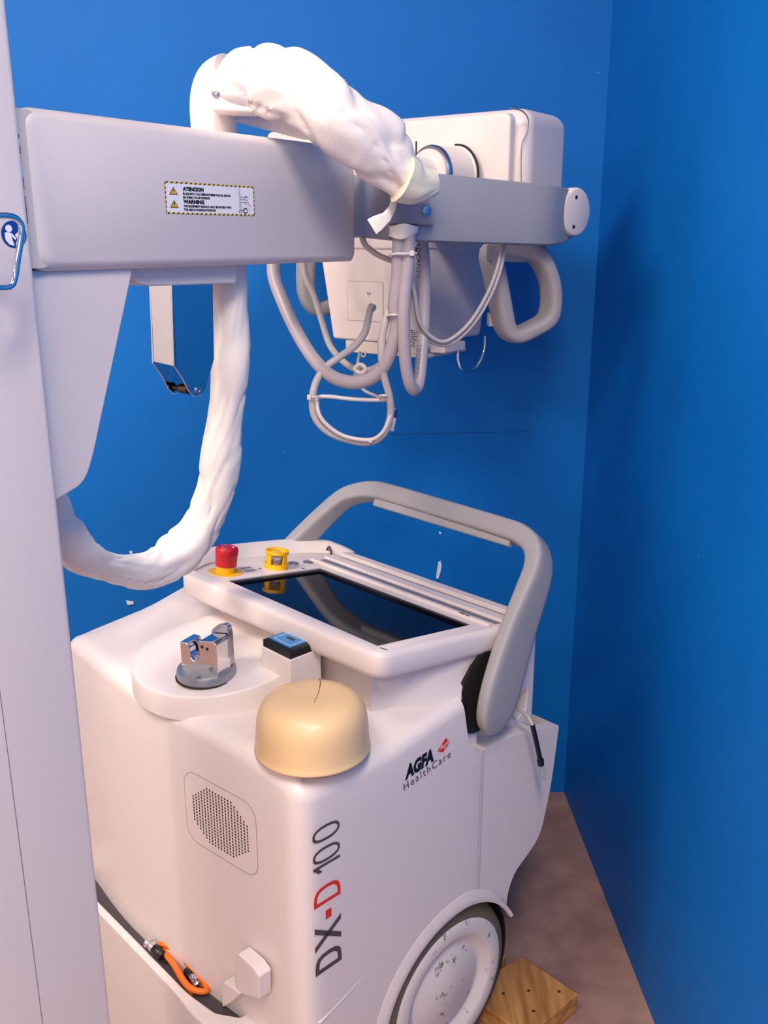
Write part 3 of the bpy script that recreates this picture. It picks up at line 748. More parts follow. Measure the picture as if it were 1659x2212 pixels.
stext('EN POSICI\u00d3N DE PARKING', .185, .50, .065, .29, .0002)
stext('WARNING', .185, .345, .115, .225, .0004)
stext('THE EQUIPMENT SHOULD ONLY BE MOVED WITH', .185, .225, .065, .53, .0002)
stext('THE ARM IN PARKING POSITION', .185, .115, .065, .35, .0002)
obj('sticker_text', tx, PBLACK, stick, FA, smooth=False, recalc=False)
tri = MB(); trb = MB()
for b0 in (.60, .19):
    trb.add([ST(.045, b0, .0006), ST(.135, b0, .0006), ST(.09, b0 + .24, .0006)], [(0, 1, 2)])
    tri.add([ST(.055, b0 + .02, .0008), ST(.125, b0 + .02, .0008), ST(.09, b0 + .20, .0008)], [(0, 1, 2)])
    trb.add([ST(.086, b0 + .09, .001), ST(.094, b0 + .09, .001), ST(.096, b0 + .16, .001), ST(.084, b0 + .16, .001)], [(0, 1, 2, 3)])
    trb.add([ST(.086, b0 + .04, .001), ST(.094, b0 + .04, .001), ST(.094, b0 + .065, .001), ST(.086, b0 + .065, .001)], [(0, 1, 2, 3)])
obj('warning_triangles', tri, mat('sticker_amber', (240, 178, 50), .5), stick, FA, smooth=False, recalc=False)
pg = trb
def seg(a0, b0, a1, b1, t=.006):
    d = np.array([(a1 - a0) * asp, b1 - b0]); d /= np.linalg.norm(d); nx, ny = -d[1] * t, d[0] * t
    pg.add([ST(a0 + nx / asp, b0 + ny, .0008), ST(a1 + nx / asp, b1 + ny, .0008), ST(a1 - nx / asp, b1 - ny, .0008), ST(a0 - nx / asp, b0 - ny, .0008)], [(0, 1, 2, 3)])
for s4 in ((.815, .16, .815, .86), (.828, .16, .828, .84), (.815, .86, .822, .90), (.828, .62, .90, .62), (.83, .54, .89, .54), (.83, .45, .92, .46), (.84, .45, .84, .2), (.92, .46, .93, .36), (.84, .2, .87, .2), (.93, .36, .945, .36), (.945, .36, .93, .12), (.80, .12, .86, .12), (.80, .12, .81, .18), (.81, .18, .86, .18), (.885, .66, .905, .66), (.87, .45, .91, .36)):
    seg(*s4)
for (a, b, r, t) in ((.885, .17, .10, .03), (.905, .58, .07, .012)):
    fill2d([[(a * asp + r * math.cos(q), b + r * math.sin(q)) for q in [2 * math.pi * k / 20 for k in range(20)]], [(a * asp + (r - t) * math.cos(q), b + (r - t) * math.sin(q)) for q in [2 * math.pi * k / 20 for k in range(20)]]], lambda x, y: ST(x / asp, y, .0009), pg)
obj('sticker_drawing', pg, PBLACK, stick, FA, smooth=False, recalc=False)

# slanted fairing below the arm
fp = rpoly([(-.015, 1.463), (.165, 1.463), (.076, 1.228), (.060, 1.198), (-.015, 1.176)], [0, 0, .03, .03, 0], 5)
obj('lower_fairing', MB().prism([(-.014, y, z) for y, z in fp], (-.10, 0, 0)), WPAINT, MC, FA, bevel=.003, label='white tapered fairing below the arm')
# bracket and polished parking lug
brk = obj('lug_bracket', MB().prism([(-.028, y, z) for y, z in [(.160, 1.466), (.372, 1.466), (.368, 1.435), (.205, 1.4375), (.182, 1.443)]], (-.085, 0, 0)), WPAINT, MC, FA, bevel=.003, label='white bracket carrying the polished parking lug')
lp = [px_x(*q, -.040, FA) for q in [(371, 612), (460, 610), (463, 775), (452, 815), (447, 838), (436, 854), (420, 857), (408, 845), (395, 818), (376, 790)]]
lp = [(y, z) for _, y, z in lp]
lug = obj('parking_lug', MB().prism([(-.040, y, z) for y, z in lp], (-.0035, 0, 0)), CHROME, brk, FA, bevel=.0008, seg=2)
obj('lug_plate', MB().prism([(-.083, y, z) for y, z in lp], (-.0035, 0, 0)), CHROME, brk, FA, bevel=.0008, seg=2)
wy = lp[0][0]
wb = MB().prism([(-.0866, wy, 1.44), (-.040, wy, 1.44), (-.040, wy - .004, 1.325), (-.0866, wy - .004, 1.329)], (0, .0035, 0))
obj('lug_web', wb, CHROME, brk, FA)
lb = px_x(427, 843, -.040, FA)
bolt('lug_bolt', brk, (-.0398, lb[1], lb[2]), (1, 0, 0), .0052, STEEL, FA, .002)
obj('lug_pin', MB().lathe((-.0835, lb[1], lb[2]), (1, 0, 0), [(.004, 0), (.004, .010), (.0075, .010), (.0075, .026), (.004, .026), (.004, .043)], 24), mat('worn_steel', (110, 84, 70), .25, 1), brk, FA)

# ================================================================== ELBOW, SLEEVES
def sleeve(name, pts, rad, label, seed=0, amp=.12, flat=1.0, m=VINYL, k=10, fold=1.0):
    P = spline(pts, k); RR = [r[0] for r in spline([(r, 0, 0) for r in rad], k)]; rgs = []
    view = np.array([.0, 1., 0.]); n = 48; L = 0
    for i, c in enumerate(P):
        t = P[min(i + 1, len(P) - 1)] - P[max(i - 1, 0)]; t /= np.linalg.norm(t)
        U = np.cross(t, view); U /= np.linalg.norm(U); V = np.cross(U, t)
        if i: L += np.linalg.norm(P[i] - P[i - 1])
        rr = []
        for j in range(n):
            a = 2 * math.pi * j / n
            u_, v_ = math.cos(a), math.sin(a)
            w = noise.noise(Vector((u_ * .8 + seed, v_ * .8, L * 11 + u_ * .8))) * 1.0 + noise.noise(Vector((u_ * 1.4, v_ * 1.4 + seed, L * 21))) * .50
            w2_ = abs(noise.noise(Vector((u_ * .9 + 3, v_ * .9, L * 13 + seed + u_ * 1.4))))
            q = RR[i] * (1 + amp * w - amp * .8 * fold * max(0, .16 - w2_) * 4)
            rr.append(tuple(c + U * u_ * q + V * v_ * q * flat))
        rgs.append(rr)
    return obj(name, MB().loft(rgs), m, MC, FW, label=label)
ys = 1.42
s2 = [(494, 560, 1.47), (497, 640, 1.47), (499, 720, 1.47), (497, 800, 1.46), (492, 880, 1.46), (478, 980, 1.46), (462, 1060, 1.46), (432, 1135, 1.46), (395, 1185, 1.45), (345, 1222, 1.42), (290, 1233, 1.38), (230, 1225, 1.33), (180, 1200, 1.28), (135, 1150, 1.24), (95, 1070, 1.2), (60, 1000, 1.18)]
r2 = [38, 37, 39, 40, 40, 41, 42, 44, 50, 46, 43, 41, 47, 50, 45, 40]
sleeve('lower_sleeve', [WY(*p) for p in s2], [r / 2014 * p[2] * 1.0 for r, p in zip(r2, s2)], 'white stitched vinyl sleeve hanging in a loop below the arm', 4, .21, .75)
# stitched seam ridges on the hanging sleeve
for off in (-9, 3):
    P = [(446 + off, 930), (440 + off, 1010), (424 + off, 1070), (398 + off, 1130), (386 + off, 1170)]
# vertical riser behind the arm up to the elbow
YE = 1.50
ri = [WY(474, 600, YE), WY(470, 420, YE), WY(463, 300, YE), WY(460, 240, YE), WY(462, 205, YE), WY(474, 180, YE - .005), WY(497, 168, YE - .015)]
rr = [.030, .031, .0335, .034, .0335, .034, .034]
cov = obj('elbow_cover', flat_loft([(c, (.0001, 0, 0), (0, .0001, 0)) for c in ri[:1]]) if False else MB().tube(ri, lambda t: float(np.interp(t, np.linspace(0, 1, 7), rr)), 40), WPAINT, MC, FW, label='white rounded elbow cover above the arm')

# folded metal clamp at the elbow
ea, eb = WY(462, 130, 1.452), WY(462, 240, 1.452)
cs = [WY(*q, 1.428) for q in [(484, 122), (468, 150), (459, 190), (456, 240), (549, 244), (553, 228), (520, 226), (505, 205), (500, 160), (508, 122)]]
br = obj('elbow_clamp', MB().prism([tuple(p) for p in cs], (0, .05, 0)), WPAINT, MC, FW, bevel=.004, seg=3, label='folded white metal clamp at the elbow')
def Z6(px, py, z=1.686): return tuple(hit(px, py, np.array([0, 0, z]), np.array([0, 0, 1.])))
obj('clamp_foot', MB().prism([Z6(436, 243), Z6(553, 243), Z6(551, 239), Z6(470, 238)], (0, 0, .0035)), CREAM, br, FW)
bolt('clamp_bolt', br, tuple(WY(467, 202, 1.428)), (0, -1, 0), .0048, STEEL, FW, .003)
lk = obj('link_plate', MB().prism([Z6(*q, 1.681) for q in [(468, 247), (480, 256), (520, 267), (585, 284), (655, 302), (708, 302), (706, 290), (655, 266), (600, 256), (552, 250), (490, 245)]], (0, 0, .005)), WPAINT, MC, FW, bevel=.0015, seg=2, label='white link plate between elbow and tube head')
lb_0 = np.array(Z6(492, 256, 1.680))
bolt('link_bolt', lk, tuple(lb_0), (0, 0, -1), .0125, STEEL, FW, .002)
obj('link_nut', MB().lathe(lb_0, (0, 0, -1), [(.0085, 0), (.0085, .011), (.0065, .012), (.006, .017), (.0005, .018)], 6), STEEL, lk, FW)
s1 = [(490, 172, 1.455), (505, 175, 1.445), (545, 178, 1.45), (590, 178, 1.44), (640, 190, 1.43), (690, 225, 1.42), (745, 270, 1.42), (795, 305, 1.43), (835, 345, 1.44), (872, 380, 1.455), (900, 398, 1.47), (928, 400, 1.485)]
r1 = [36, 54, 62, 68, 66, 66, 68, 66, 60, 50, 36, 24]
us = sleeve('upper_sleeve', [WY(*p) for p in s1], [r / 2014 * p[2] for r, p in zip(r1, s1)], 'thick wrinkled white vinyl sleeve curving over the arm', 11, .25, .8)
cuff = sleeve('sleeve_cuff', [WY(*p) for p in [(868, 384, 1.44), (895, 396, 1.45), (920, 396, 1.46), (937, 393, 1.468)]], [.036, .030, .023, .019], 'gathered cream cuff of the upper sleeve', 2, .1, .8, mat('cream_vinyl', (236, 228, 200), .5, bump=.3, bscale=300))
cuff.parent = us; cuff.location = cuff.location - us.location
tp = [WY(*q) for q in [(852, 428, 1.475), (848, 448, 1.47), (835, 468, 1.465), (815, 482, 1.46), (803, 490, 1.46)]]
tpm = MB(); rgs = []
for i, (c, h) in enumerate(zip(tp, (.005, .0055, .008, .012, .013))):
    t = tp[min(i + 1, 4)] - tp[max(i - 1, 0)]; t /= np.linalg.norm(t); U = np.cross(t, (0, 1., 0)); U /= np.linalg.norm(U)
    rgs.append(sring(c, U * h, np.array([0, .0012, 0]) + U * 0, 12, 2))
obj('tape_tail', tpm.loft(rgs), TAPE, us, FW, label='twisted shiny white tape end')

# ================================================================== YOKE
def plan(px, Y): 
    c = WY(px, 450, Y); return (c[0], c[1])
yo = [plan(750, 1.70), plan(776, 1.66), plan(800, 1.60), plan(820, 1.565), plan(850, 1.53), plan(905, 1.538), plan(1000, 1.575), plan(1100, 1.622), plan(1180, 1.662), plan(1213, 1.70), plan(1242, 1.77), plan(1260, 1.85)]
yo3 = spline([(x, y, 0) for x, y in yo], 4)
def ztopy(px_): pass
def yz(Y, X):
    u = X / Y
    px_ = CX + F * u / math.cos(PT) * .998
    ty = float(np.interp(px_, [775, 850, 950, 1190, 1262], [378, 376, 375, 400, 415])); by = float(np.interp(px_, [775, 850, 1185, 1215, 1262], [513, 521, 531, 528, 500]))
    return WY(px_, by, Y)[2], WY(px_, ty, Y)[2]
TK = .045; rgs = []
for i, p in enumerate(yo3):
    t = yo3[min(i + 1, len(yo3) - 1)] - yo3[max(i - 1, 0)]; t /= np.linalg.norm(t); n_ = np.array([-t[1], t[0], 0])
    z0_, z1_ = yz(p[1], p[0]); tk = TK
    rgs.append([tuple(p + n_ * a + np.array([0, 0, b])) for a, b in ((.004, z0_), (0, z0_ + .003), (0, z1_ - .003), (.003, z1_), (tk, z1_), (tk, z0_))])
yk = obj('yoke', MB().loft(rgs), GREYY, MC, FW, label='grey curved yoke holding the tube head')
c_ = WY(1238, 458, 1.745); cn = np.array([.70, -.72, 0.0]); cn /= np.linalg.norm(cn)
cap_ = obj('yoke_cap', MB().lathe(c_ + cn * .002, cn, [(.040, -.03), (.0415, .002), (.040, .006), (.037, .0075), (.0005, .0075)], 48), WPAINT, yk, FW, label='round white cover cap')
for q in [(1245, 426, 1.75), (1239, 490, 1.75)]:
    cq = hit(q[0], q[1], c_ + cn * .0097, cn); obj('cap_slot', MB().lathe(cq, cn, [(.0034, 0), (.0034, .0006), (.0003, .0006)], 12), BLACK, cap_, FW)
# clamp plate over the sleeve end
pz = [WY(*q) for q in [(838, 418, 1.525), (934, 424, 1.54), (934, 486, 1.54), (838, 483, 1.525)]]
pl2 = [(r[0], r[1]) for r in rrect(0, 0, 1, 1, .08, 4)]
def BP(a, b): 
    A_, B_, C_, D_ = [np.array(p) for p in pz]; return (D_ * (1 - a) + C_ * a) * (1 - b) + (A_ * (1 - a) + B_ * a) * b
cp_ = obj('yoke_clamp', MB().prism([tuple(BP(a, b)) for a, b in pl2], (.002, -.005, 0)), GREYY, yk, FW, bevel=.001, seg=2, label='grey clamp plate with a screw')
bolt('clamp_screw', cp_, tuple(WY(922, 455, 1.530)), (.4, -1, 0), .0062, STEEL, FW, .002)
# ================================================================== TUBE HEAD (arm axes)
TY = .90
def T(px, py, y=TY): return px_y(px, py, y, FA)
hx0, hx1, hz1 = -.430, .142, 1.716
tb = obj('tube_housing', MB().prism([(x, TY + .012, z) for x, z in rrect(hx0, 1.535, hx1 + .022, hz1 + .004, .030, 6)], (0, .175, 0)), WHITE, MC, FA, bevel=.030, seg=5, angle=30, label='large white tube housing behind the yoke')
fc = obj('housing_cover', MB().prism([(x, TY - .006, z) for x, z in rrect(hx0, 1.50, hx1 - .003, hz1 - .006, .014, 5)], (0, .06, 0)), WHITE, tb, FA, bevel=.006, seg=3)
# shaped joint line on the right side of the housing
jl = [px_x(*q, hx1 + .023, FA) for q in [(1102, 233), (1128, 240), (1141, 258), (1139, 285), (1128, 310), (1126, 340), (1126, 395)]]
obj('housing_seam', MB().tube(jl, .0012, 6), SEAM, tb, FA)
# vents
for px_, py0, py1 in ((887, 307, 332), (899, 305, 334), (777, 365, 378), (787, 360, 380)):
    a, b = T(px_, py0, TY - .0065), T(px_, py1, TY - .0065)
    obj('vent_slot', MB().box((a[0] - .0016, TY - .0066, b[2]), (a[0] + .0016, TY - .0058, a[2])), DARK, fc, FA, smooth=False)
# swivel bearing
ct_ = T(985, 382, TY - .006); sv = obj('swivel_bearing', MB().lathe(ct_, (-.22, -1, 0), [(.053, 0), (.053, .004), (.0505, .005), (.0505, .062), (.045, .066), (.044, .075), (.028, .077), (.028, .110), (.0005, .110)], 56), WHITE, MC, FA, label='white and steel swivel bearing')
bd_ = np.array([-.22, -1, 0]); bd_ /= np.linalg.norm(bd_)
obj('bearing_ring', MB().lathe(np.array(ct_) + bd_ * .0625, bd_, [(.0512, 0), (.0512, .006), (.049, .009), (.032, .010), (.030, .006), (.0005, .006)], 56), STEEL, sv, FA)
obj('bearing_gap', MB().lathe(np.array(ct_), bd_, [(.0565, -.001), (.0565, .001), (.0005, .0012)], 56), DARK, sv, FA)
# collimator
KY = .84
cz = lambda q: T(*q, KY)
ca, cb_, cc_, cd = T(735, 530), T(757, 748), T(940, 766), T(925, 528)
zt_c, zb_c = 1.50, 1.305
fx = [(-.170, zt_c), (-.148, 1.340), (-.140, zb_c), (.052, zb_c), (.052, zt_c)]
colm = MB()
fx0 = T(733, 570)[0], T(757, 745)[0], T(942, 765)[0], T(928, 560)[0]
bz1, bz0 = 1.492, 1.303
def cringc(z, l, r, dep): return [(l, KY, z), (r, KY, z), (r + .0, KY + dep, z), (l, KY + dep, z)]
lat_ = [(1.50, fx0[0] - .008, fx0[3] + .0, .30), (1.40, (fx0[0] * .62 + fx0[1] * .38), fx0[3] + .002, .292), (1.303, fx0[1], fx0[2], .235)]
colm.loft([cringc(*a) for a in lat_[::-1]])
cm = obj('collimator', colm, WHITE, MC, FA, bevel=.006, label='white box-shaped collimator below the yoke')
tpb = MB().box((fx0[0] - .012, KY - .004, 1.478), (fx0[3] + .004, KY + .302, 1.500))
obj('collimator_lid', tpb, WHITE, cm, FA, bevel=.005)
g = T(943, 546, KY - .001)
obj('lid_notch', MB().lathe((fx0[3] + .002, KY + .004, 1.478), (.6, -.8, 0), [(.0058, 0), (.0058, .004), (.0003, .004)], 16), DARK, cm, FA)
a, b = T(790, 605), T(850, 690)
pln = obj('access_plate', MB().box((a[0], KY - .0012, b[2]), (a[0] + .085, KY + .001, a[2])), WHITE, cm, FA, bevel=.0004, seg=1)
obj('plate_outline', fill2d([[(a[0] - .0006, b[2] - .0006), (a[0] + .0856, b[2] - .0006), (a[0] + .0856, a[2] + .0006), (a[0] - .0006, a[2] + .0006)], [(a[0], b[2]), (a[0] + .085, b[2]), (a[0] + .085, a[2]), (a[0], a[2])]], lambda x, z: (x, KY - .0011, z)), SEAM, cm, FA, smooth=False, recalc=False)
c0 = T(797, 633, KY - .0012); bolt('plate_screw', cm, c0, (0, -1, 0), .0035, STEEL, FA, .0015)
c0 = T(803, 665, KY - .0012); obj('cable_hole', MB().lathe(c0, (0, -1, 0), [(.0085, 0), (.0085, .0012), (.0003, .0012)], 24), DARK, cm, FA)
# rating label
a, b = T(884, 712, KY - .0006), T(928, 752, KY - .0006)
rl2 = obj('rating_label', MB().box((a[0] - .01, KY - .0008, b[2]), (b[0], KY + .0005, a[2])), SILVER if False else mat('label_grey', (205, 198, 200), .4), cm, FA, smooth=False)
lb_ = MB()
for k in range(5): lb_.box((a[0] + .004, KY - .001, a[2] - .006 - k * .0035), (a[0] + .018 - (k % 2) * .004, KY - .0008, a[2] - .0045 - k * .0035))
lb_.box((a[0] + .003, KY - .001, a[2] - .003), (a[0] + .009, KY - .0008, a[2] - .0005))
t = text_mb('CE', .011, (a[0] + .0, KY - .001, b[2] + .002), np.array([1., 0, 0]), zv, bold=.0002); lb_.add(t.v, t.f)
obj('label_print', lb_, PTEXT, rl2, FA, smooth=False, recalc=False)
# lower plate and rails
zp = 1.300
lpx0, lpx1 = T(782, 770)[0], T(962, 775)[0]
lpl = obj('accessory_rail', MB().box((lpx0, KY + .004, 1.284), (lpx1 - .02, KY + .15, 1.302)), CREAM, cm, FA, bevel=.002, label='cream accessory rail under the collimator')
obj('rail_plate', MB().box((lpx0 + .004, KY - .0, 1.279), (lpx1 - .006, KY + .15, 1.2865)), CREAM, lpl, FA, bevel=.002)
a = T(787, 765, KY); obj('rail_ring', MB().tube([(a[0] + .005 * math.cos(t), KY - .003, a[2] + .005 * math.sin(t)) for t in [2 * math.pi * k / 12 for k in range(12)]], .0015, 8, closed=True, smooth=2), CREAM, lpl, FA)
obj('rail_clip', MB().box((lpx1 - .012, KY + .02, 1.288), (lpx1 + .022, KY + .10, 1.306)), WHITE, lpl, FA, bevel=.003)
# chrome wire loop under the collimator
hk_ = [WY(*q) for q in [(991, 752, 1.86), (990, 775, 1.86), (996, 795, 1.86), (1008, 802, 1.87), (1025, 797, 1.89), (1040, 775, 1.90), (1047, 750, 1.91), (1048, 725, 1.91)]]
obj('chrome_hook', MB().tube(hk_, .0036, 12), CHROME, cm, FW, label='chrome wire hook')
obj('hook_mount', MB().box(tuple(WY(1056, 705, 1.93)), tuple(WY(1064, 675, 1.97))), CREAM, cm, FW)

# ---- grips
def grip(name, cl_, wd, th, label, Yf):
    rgs = []; P = spline(cl_, 5, True); W_ = [w[0] for w in spline([(w, 0, 0) for w in wd], 5, True)]; m = len(P)
    pn = Yf
    for i in range(m):
        t = P[(i + 1) % m] - P[(i - 1) % m]; t /= np.linalg.norm(t); U = np.cross(t, pn); U /= np.linalg.norm(U)
        rgs.append(sring(P[i], U * W_[i], pn * th, 20, 3.2))
    return obj(name, MB().loft(rgs, closed=True), GREYP, MC, FW, label=label)
pn = np.array([.62, -.78, 0.0]); pn /= np.linalg.norm(pn)
g0_ = WY(1130, 640, 1.74)
gp_ = [hit(x, y, g0_, np.array([.15, -1, 0])) for x, y in [(1062, 545), (1070, 600), (1082, 665), (1092, 708), (1112, 724), (1145, 712), (1180, 690), (1190, 655), (1187, 610), (1172, 570), (1150, 545), (1105, 535)]]
pn2 = np.array([.45, -1, 0]); pn2 /= np.linalg.norm(pn2)
grip('right_grip', gp_, [.017, .016, .0155, .015, .0145, .014, .014, .013, .013, .014, .018, .02], .026, 'grey loop grip at the right under the yoke', pn2)
g1_ = WY(690, 620, 1.95)
gq = [hit(x, y, g1_, np.array([.5, -1, 0])) for x, y in [(668, 545), (660, 590), (664, 640), (684, 667), (720, 660), (760, 648), (770, 600), (765, 550), (720, 520)]]
grip('left_grip', gq, [.018, .018, .017, .015, .014, .014, .015, .015, .018], .018, 'grey loop grip left of the collimator', pn2)
bx = [WY(*q) for q in [(1047, 527, 1.70), (1126, 527, 1.70)]]
obj('grip_mount', MB().prism([tuple(WY(*q)) for q in [(1050, 527, 1.70), (1128, 529, 1.72), (1180, 528, 1.78), (1110, 522, 1.80)]], (0, 0, -.03)), GREYP, yk, FW, bevel=.003)

# ================================================================== HOSES & CABLES
def cable(name, pts, rpx, m, label, n=12, parent=MC, k=6):
    P = [WY(*p) for p in pts]; r = rpx / 2014 * float(np.mean([p[2] for p in pts]))
    return obj(name, MB().tube(P, r, n, smooth=k), m, parent, FW, label=label)
cable('left_hose', [(590, 560, 1.75), (592, 600, 1.73), (612, 655, 1.70), (640, 715, 1.67), (675, 772, 1.64), (715, 812, 1.61), (760, 826, 1.59), (800, 818, 1.575), (830, 790, 1.56), (850, 740, 1.55), (858, 700, 1.545), (853, 660, 1.54), (860, 600, 1.535), (862, 545, 1.53), (865, 500, 1.53)], 14.5, HOSE, 'thick grey hose looping left below the arm', 18)
h2 = cable('right_hose', [(884, 500, 1.525), (882, 560, 1.525), (874, 640, 1.525), (872, 720, 1.53), (877, 790, 1.54), (886, 830, 1.55), (896, 842, 1.565), (905, 825, 1.58), (911, 770, 1.60), (916, 690, 1.62), (917, 600, 1.63), (914, 540, 1.63), (910, 505, 1.63)], 13.2, HOSE, 'thick grey hose in a narrow loop with small lettering', 18)
# small lettering along the hose
def hose_text(body, ptsY, h):
    P = [np.array(p) for p in ptsY]; d = P[1] - P[0]; L = np.linalg.norm(d); d /= L
    yd = np.cross(d, np.array([0, 1., 0])); yd /= np.linalg.norm(yd)
    return text_mb(body, h, P[0], d, yd, width=L, bold=.0001)
r_h = 13.2 / 2014 * 1.6
t1 = hose_text('LOCAFLEX', [WY(900, 528, 1.62 - r_h), WY(899, 603, 1.612 - r_h)], .0095)
obj('hose_lettering', t1, PTEXT, h2, FW, smooth=False, recalc=False)
t1 = hose_text('LOCAFLEX', [WY(903, 745, 1.594 - r_h), WY(895, 808, 1.572 - r_h)], .0095)
obj('hose_lettering', t1, PTEXT, h2, FW, smooth=False, recalc=False)
cable('collimator_cable', [(806, 664, 1.73), (800, 668, 1.71), (795, 690, 1.69), (787, 720, 1.67), (765, 748, 1.65), (735, 770, 1.63), (705, 792, 1.62), (684, 822, 1.61), (675, 860, 1.60), (680, 900, 1.60), (705, 930, 1.60), (745, 948, 1.60), (795, 956, 1.60), (828, 938, 1.59), (843, 900, 1.58), (842, 860, 1.57), (829, 810, 1.56), (824, 765, 1.55), (826, 725, 1.55), (834, 690, 1.55), (848, 650, 1.56)], 8, CABLE, 'grey cable looping down from the collimator face')
cable('inner_cable', [(843, 862, 1.60), (815, 864, 1.60), (760, 862, 1.60), (715, 857, 1.60), (690, 858, 1.60), (685, 872, 1.595), (692, 900, 1.59), (716, 926, 1.59), (750, 944, 1.59), (800, 950, 1.59), (828, 932, 1.58), (845, 895, 1.575)], 4.5, WCABLE, 'thin white cable inside the hanging loop', 10)
cable('arm_cable', [(655, 555, 1.80), (661, 600, 1.80), (680, 645, 1.79), (697, 700, 1.77), (712, 745, 1.75), (735, 775, 1.72), (762, 795, 1.70), (790, 800, 1.68), (815, 792, 1.66), (840, 765, 1.63), (850, 720, 1.61)], 7, CABLE, 'grey cable hanging from behind the arm')
cable('looped_pair', [(1083, 530, 1.66), (1075, 575, 1.65), (1055, 630, 1.64), (1020, 690, 1.63), (985, 725, 1.62), (955, 738, 1.61), (925, 722, 1.60), (905, 690, 1.59), (897, 640, 1.58), (888, 590, 1.57), (886, 540, 1.57)], 4.2, CABLE, 'thin pair of grey cables looping to the right grip', 10)
cable('looped_pair', [(1090, 530, 1.67), (1083, 575, 1.66), (1064, 630, 1.65), (1030, 690, 1.64), (993, 730, 1.63), (958, 746, 1.62), (918, 728, 1.61), (897, 690, 1.60), (888, 640, 1.59), (884, 600, 1.58), (884, 560, 1.57)], 4.2, CABLE, None, 10)
cable('short_cable', [(782, 512, 1.66), (790, 530, 1.65), (812, 548, 1.64), (838, 560, 1.62), (858, 566, 1.60)], 6, CABLE, None, 10)
cn2 = cable('signal_wire', [(778, 760, 1.70), (772, 790, 1.70), (775, 820, 1.68), (785, 842, 1.66), (812, 855, 1.64), (838, 866, 1.62), (852, 886, 1.62)], 3.4, WCABLE, 'thin white wire ending in a blue and white connector', 10)
obj('wire_connector', MB().tube([WY(851, 900, 1.62), WY(845, 930, 1.62)], .0050, 10, smooth=0), WCABLE, cn2, FW)
obj('connector_tip', MB().tube([WY(853, 885, 1.62), WY(850.5, 901, 1.62)], .0054, 10, smooth=0), NAVY, cn2, FW)
kn_ = cable('wire_knot', [(766, 798, 1.675), (774, 788, 1.672), (785, 790, 1.67), (789, 800, 1.67), (778, 806, 1.672), (768, 800, 1.675)], 4.5, WCABLE, None, 10)
obj('cable_box', MB().box(tuple(WY(764, 835, 1.72)), tuple(WY(784, 800, 1.74))), WCABLE, kn_, FW, bevel=.002)
# cable ties and torn tape
def tie(c, Y, w, h, slope=0, head=None):
    P = [WY(c[0] - w, c[1] + slope, Y), WY(c[0] - w * .4, c[1] - 1, Y - .017), WY(c[0] + w * .4, c[1] - slope * .3, Y - .017), WY(c[0] + w, c[1] - slope, Y), WY(c[0] + w * .4, c[1] - slope - 2, Y + .02), WY(c[0] - w * .4, c[1] + slope - 2, Y + .02)]
    t = obj('cable_tie', MB().tube(P, h / 2014 * Y, 8, closed=True, smooth=4), WCABLE, MC, FW)
    if head: obj('tie_head', MB().box(tuple(WY(head[0] - 5, head[1] + 6, Y - .02)), tuple(WY(head[0] + 5, head[1] - 6, Y - .012))), WCABLE, t, FW, bevel=.001)
tie((870, 549, ), 1.53, 29, 3, 2, (890, 547))
tie((850, 681, ), 1.545, 14, 2.5, 2)
tie((680, 858, ), 1.60, 12, 2.5, 0, (668, 858))
tie((830, 855, ), 1.575, 10, 2.5, 0)
tie((800, 955, ), 1.60, 4, 3, 0)
tm = MB()
rgs = []
for i, (y, w, o) in enumerate(((486, 30, 0), (496, 30.5, 1), (506, 30, -1), (514, 26, -8))):
    c = WY(872 + o, y, 1.53); rgs.append([tuple(c + np.array([math.cos(a) * w / 2014 * 1.53, math.sin(a) * .020, (math.sin(a * 3 + i) * .002)])) for a in [2 * math.pi * k / 24 for k in range(24)]])
obj('hose_tape', tm.loft(rgs, cap=False), TAPE, MC, FW, label='torn white tape round the hose tops')

# ================================================================== LOOSE THINGS
# beige vinyl dome standing on the body top
dx, dy = px_z(674, 1612, .77)[:2]
dc2 = px_z(676, 1622, .765); dx, dy = dc2[0], dc2[1]
dw = np.array(FM[:3, :3]) @ np.array([dx, dy, 0]) + FM[:3, 3]
dzz = ztop(dx, dy) - .001
DM = FM.copy(); 
def dome_prof(): return [(r * 1.115, h * 1.10) for r, h in [(.0770, 0), (.0780, .003), (.0777, .007), (.0757, .0095), (.0750, .030), (.0738, .048), (.0705, .060), (.064, .0695), (.054, .0755), (.040, .0785), (.018, .0785), (.0005, .078)]]
tl = math.atan(.0)
dome = obj('vinyl_cap', MB().lathe((dx, dy, dzz), (0, 0, 1), dome_prof(), 72), DOME, None, FM, sub=1)
tag(dome, 'round yellowed beige cap with cracked top, on the near corner of the machine', 'cap')
def dz_at(r): return float(np.interp(r / 1.115, [.0005, .018, .040, .054, .064, .0705, .0738], [.078, .0785, .0785, .0755, .0695, .060, .048]) * 1.10)
ck = [px_z(*q, dzz + .0865) for q in [(690, 1460), (692, 1475), (688, 1495), (679, 1517)]]
ckp = []
for p in ck:
    r = math.hypot(p[0] - dx, p[1] - dy); ckp.append((p[0], p[1], dzz + dz_at(r) + .0001))
obj('cap_cut', MB().tube(ckp, lambda t: .0006 * (1 - .6 * t) + .0001, 6), mat('cut_brown', (70, 52, 34), .8), dome, FM)
ck = [px_z(*q, dzz + .0865) for q in [(586, 1492), (605, 1482), (625, 1482), (648, 1496)]]
ckp = [(p[0], p[1], dzz + dz_at(math.hypot(p[0] - dx, p[1] - dy)) - .0002) for p in ck]
obj('cap_crease', MB().tube(ckp, .0006, 6), DOME, dome, FM)

